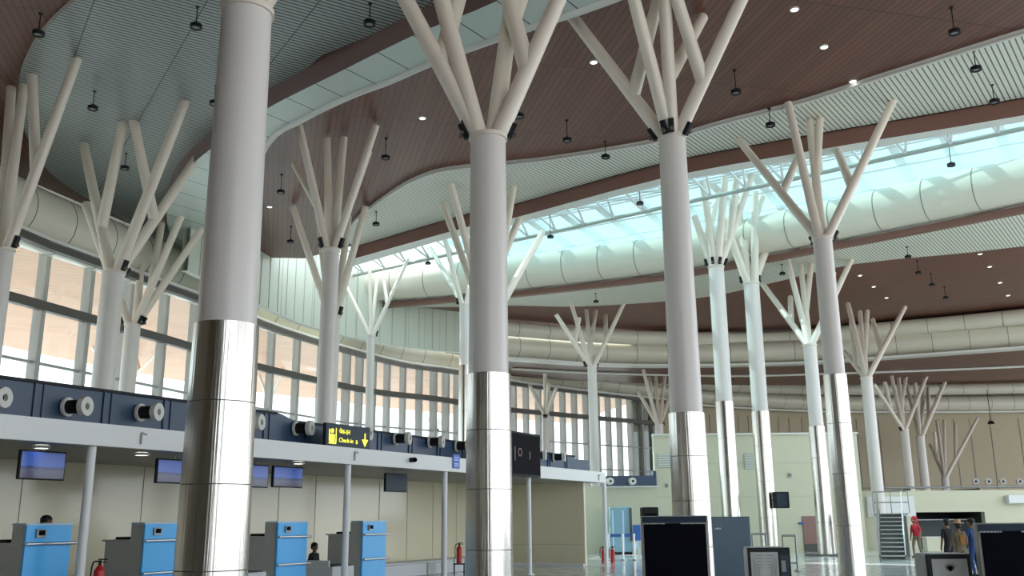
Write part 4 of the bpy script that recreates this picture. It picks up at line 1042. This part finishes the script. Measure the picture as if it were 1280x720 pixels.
# ------------------------------------------------------------------ people
def person(loc, rz, label, cloth, legs, skin='skin', hair=True, hat=None, seated=False, stride=0.0, arm_fwd=0.0, scale=1.0, extra=None):
    V = []; E = []; Rr = []
    def v(p, r, par=None, r2=None):
        V.append(p); Rr.append((r, r2 or r)); i = len(V) - 1
        if par is not None: E.append((par, i))
        return i
    pz = 0.95 if not seated else 0.52
    pel = v((0, 0, pz), .145, None, .115); sp = v((0, .0, pz + .17), .135, pel, .10); ch = v((0, .0, pz + .36), .165, sp, .115)
    nk0 = v((0, .0, pz + .50), .075, ch); nk = v((0, .01, pz + .56), .055, nk0); h0 = v((0, .03, pz + .63), .075, nk, .085); h1 = v((0, .025, pz + .70), .085, h0, .105); h2 = v((0, .015, pz + .765), .06, h1, .075)
    v((0, .145, pz + .665), .014, h1)
    for s in (-1, 1):
        v((s*.098, .015, pz + .675), .014, h1)
        sh = v((s*.17, 0, pz + .455), .065, ch); el = v((s*.235, -.02 + .12*arm_fwd, pz + .17), .045, sh)
        wr = v((s*.225, .07 + .30*arm_fwd, pz - .05 + .16*arm_fwd), .032, el); pm = v((s*.22, .10 + .36*arm_fwd, pz - .12 + .18*arm_fwd), .036, wr, .02)
        for k in range(4):
            f1 = v((s*(.215), .075 + .022*k + .40*arm_fwd, pz - .17 + .2*arm_fwd), .0095, pm); v((s*.20, .075 + .022*k + .42*arm_fwd, pz - .21 - .008*(1.5-abs(k-1.5)) + .2*arm_fwd), .008, f1)
        v((s*.19, .14 + .38*arm_fwd, pz - .14 + .2*arm_fwd), .010, pm)
        st_ = stride * s
        hp = v((s*.095, 0, pz - .06), .10, pel)
        if seated:
            kn = v((s*.11, .44, pz - .02), .07, hp); an = v((s*.11, .44, .09), .042, kn); v((s*.115, .60, .045), .04, an)
        else:
            kn = v((s*.10, .05 + .18*st_, .50), .066, hp); an = v((s*.10, -.02 + .30*st_, .09), .042, kn); hl = v((s*.10, .02 + .30*st_, .045), .042, an); v((s*.115, .17 + .30*st_, .04), .036, hl)
    me = bpy.data.meshes.new('p'); me.from_pydata([Vector(p) * scale for p in V], E, [])
    tmp = bpy.data.objects.new('p', me); COL.objects.link(tmp)
    sk_ = tmp.modifiers.new('s', 'SKIN'); sk_.use_smooth_shade = True
    for i, d in enumerate(me.skin_vertices[0].data): d.radius = (Rr[i][0]*scale, Rr[i][1]*scale); d.use_root = (i == 0)
    ss = tmp.modifiers.new('b', 'SUBSURF'); ss.levels = 1; ss.render_levels = 1
    dg = bpy.context.evaluated_depsgraph_get(); dg.update(); bm_ = bpy.data.meshes.new_from_object(tmp.evaluated_get(dg)); bpy.data.objects.remove(tmp)
    bm_.materials.clear()
    for mm in (skin, cloth, legs, 'black'): bm_.materials.append(MATS[mm])
    for pl in bm_.polygons:
        c = pl.center / scale; i = 0
        if c.z < .08 and not seated: i = 3
        elif c.z < pz + .02 and abs(c.x) < .19: i = 2
        elif c.z < pz + .515 and not (abs(c.x) > .17 and c.z < pz + .22): i = 1
        pl.material_index = i; pl.use_smooth = True
    bm_.name = 'body'
    t = thing('person', label, 'person', loc, rz)
    o = bpy.data.objects.new('body', bm_); COL.objects.link(o); o.parent = t
    if hair:
        q = MB(); q.uv(Vector((0, -.005, pz + .745)) * scale, .105*scale, 'hair', (1, 1.12, .85)); q.uv(Vector((0, -.05, pz + .69)) * scale, .085*scale, 'hair', (1.02, .8, 1.1)); local(q, 'hair', t)
    if hat:
        q = MB(); c = Vector((0, .01, pz + .77)) * scale
        q.cyl(c, c + Vector((0, 0, .02))*scale, .20*scale, .19*scale, hat, 24); q.cyl(c + Vector((0, 0, .02))*scale, c + Vector((0, 0, .13))*scale, .115*scale, .09*scale, hat, 24); local(q, 'hat', t)
    if extra: extra(t, pz, scale)
    return t
def scarf(t, pz, s):
    q = MB(); q.uv(Vector((0.02, -.03, pz + .72))*s, .14*s, 'cloth_red', (1.05, 1.0, 1.25)); q.uv(Vector((.03, -.09, pz + .56))*s, .13*s, 'cloth_red', (1, .7, 1.2)); local(q, 'headscarf', t)
def vest(t, pz, s):
    q = MB(); q.box(Vector((.06, -.115, pz + .24))*s, Vector((.16, .05, .30))*s, 'cloth_orange', bevel=.012); local(q, 'back_panel', t)
p = at(1148, 697, z=0); person((p.x, p.y, 0), 2.2, 'person in red clothing and red headscarf standing right of the staircase', 'cloth_red', 'cloth_khaki', stride=.5, extra=scarf, scale=.88)
p = at(1187, 690, Y=28); person((p.x, 28, 0), 0.2, 'person in dark clothes, left of the three standing at lower right', 'cloth_black', 'cloth_black', scale=.86)
p = at(1201, 690, Y=26); person((p.x, 26, 0), -.1, 'person in a wide straw hat and olive shirt, middle of the group of three', 'cloth_olive', 'cloth_khaki', hat='straw', arm_fwd=.5, extra=vest, scale=.82)
p = at(1218, 690, Y=26.6); person((p.x, 26.6, 0), .4, 'person in blue clothes, right of the straw-hatted one', 'cloth_blue', 'cloth_blue', arm_fwd=.6, scale=.87)
s, z = cpl(58, 650, 2.95); person(C(s, 2.95, 0), CANG + PI, 'person with black hair, only the head showing above the leftmost blue desk', 'cloth_black', 'cloth_black', scale=.99)
s, z = cpl(393, 684, 2.95); person(C(s, 2.95, 0), CANG + PI, 'seated person with head turned beside the desk right of the nearest trunk', 'cloth_black', 'cloth_black', seated=True, scale=z/1.2)

# ------------------------------------------------------------------- light
w = bpy.data.worlds.new('sky'); SC.world = w; w.use_nodes = True
nt = w.node_tree; bg = nt.nodes['Background']
bg.inputs[0].default_value = (0.86, 0.94, 1.0, 1); bg.inputs[1].default_value = 1.7
sd_ = bpy.data.lights.new('sun', 'SUN'); sd_.energy = 4.0; sd_.angle = .01; sd_.color = (1, .96, .9)
so = bpy.data.objects.new('sun', sd_); COL.objects.link(so)
so.rotation_euler = Vector((0.62, -0.22, -0.75)).to_track_quat('-Z', 'Y').to_euler()

vs = SC.view_settings; vs.view_transform = 'Standard'; vs.look = 'None'; vs.gamma = 1; vs.use_curve_mapping = False; vs.exposure = 0.95
SC.cycles.use_denoising = True
SC.cycles.max_bounces = 8; SC.cycles.transparent_max_bounces = 12
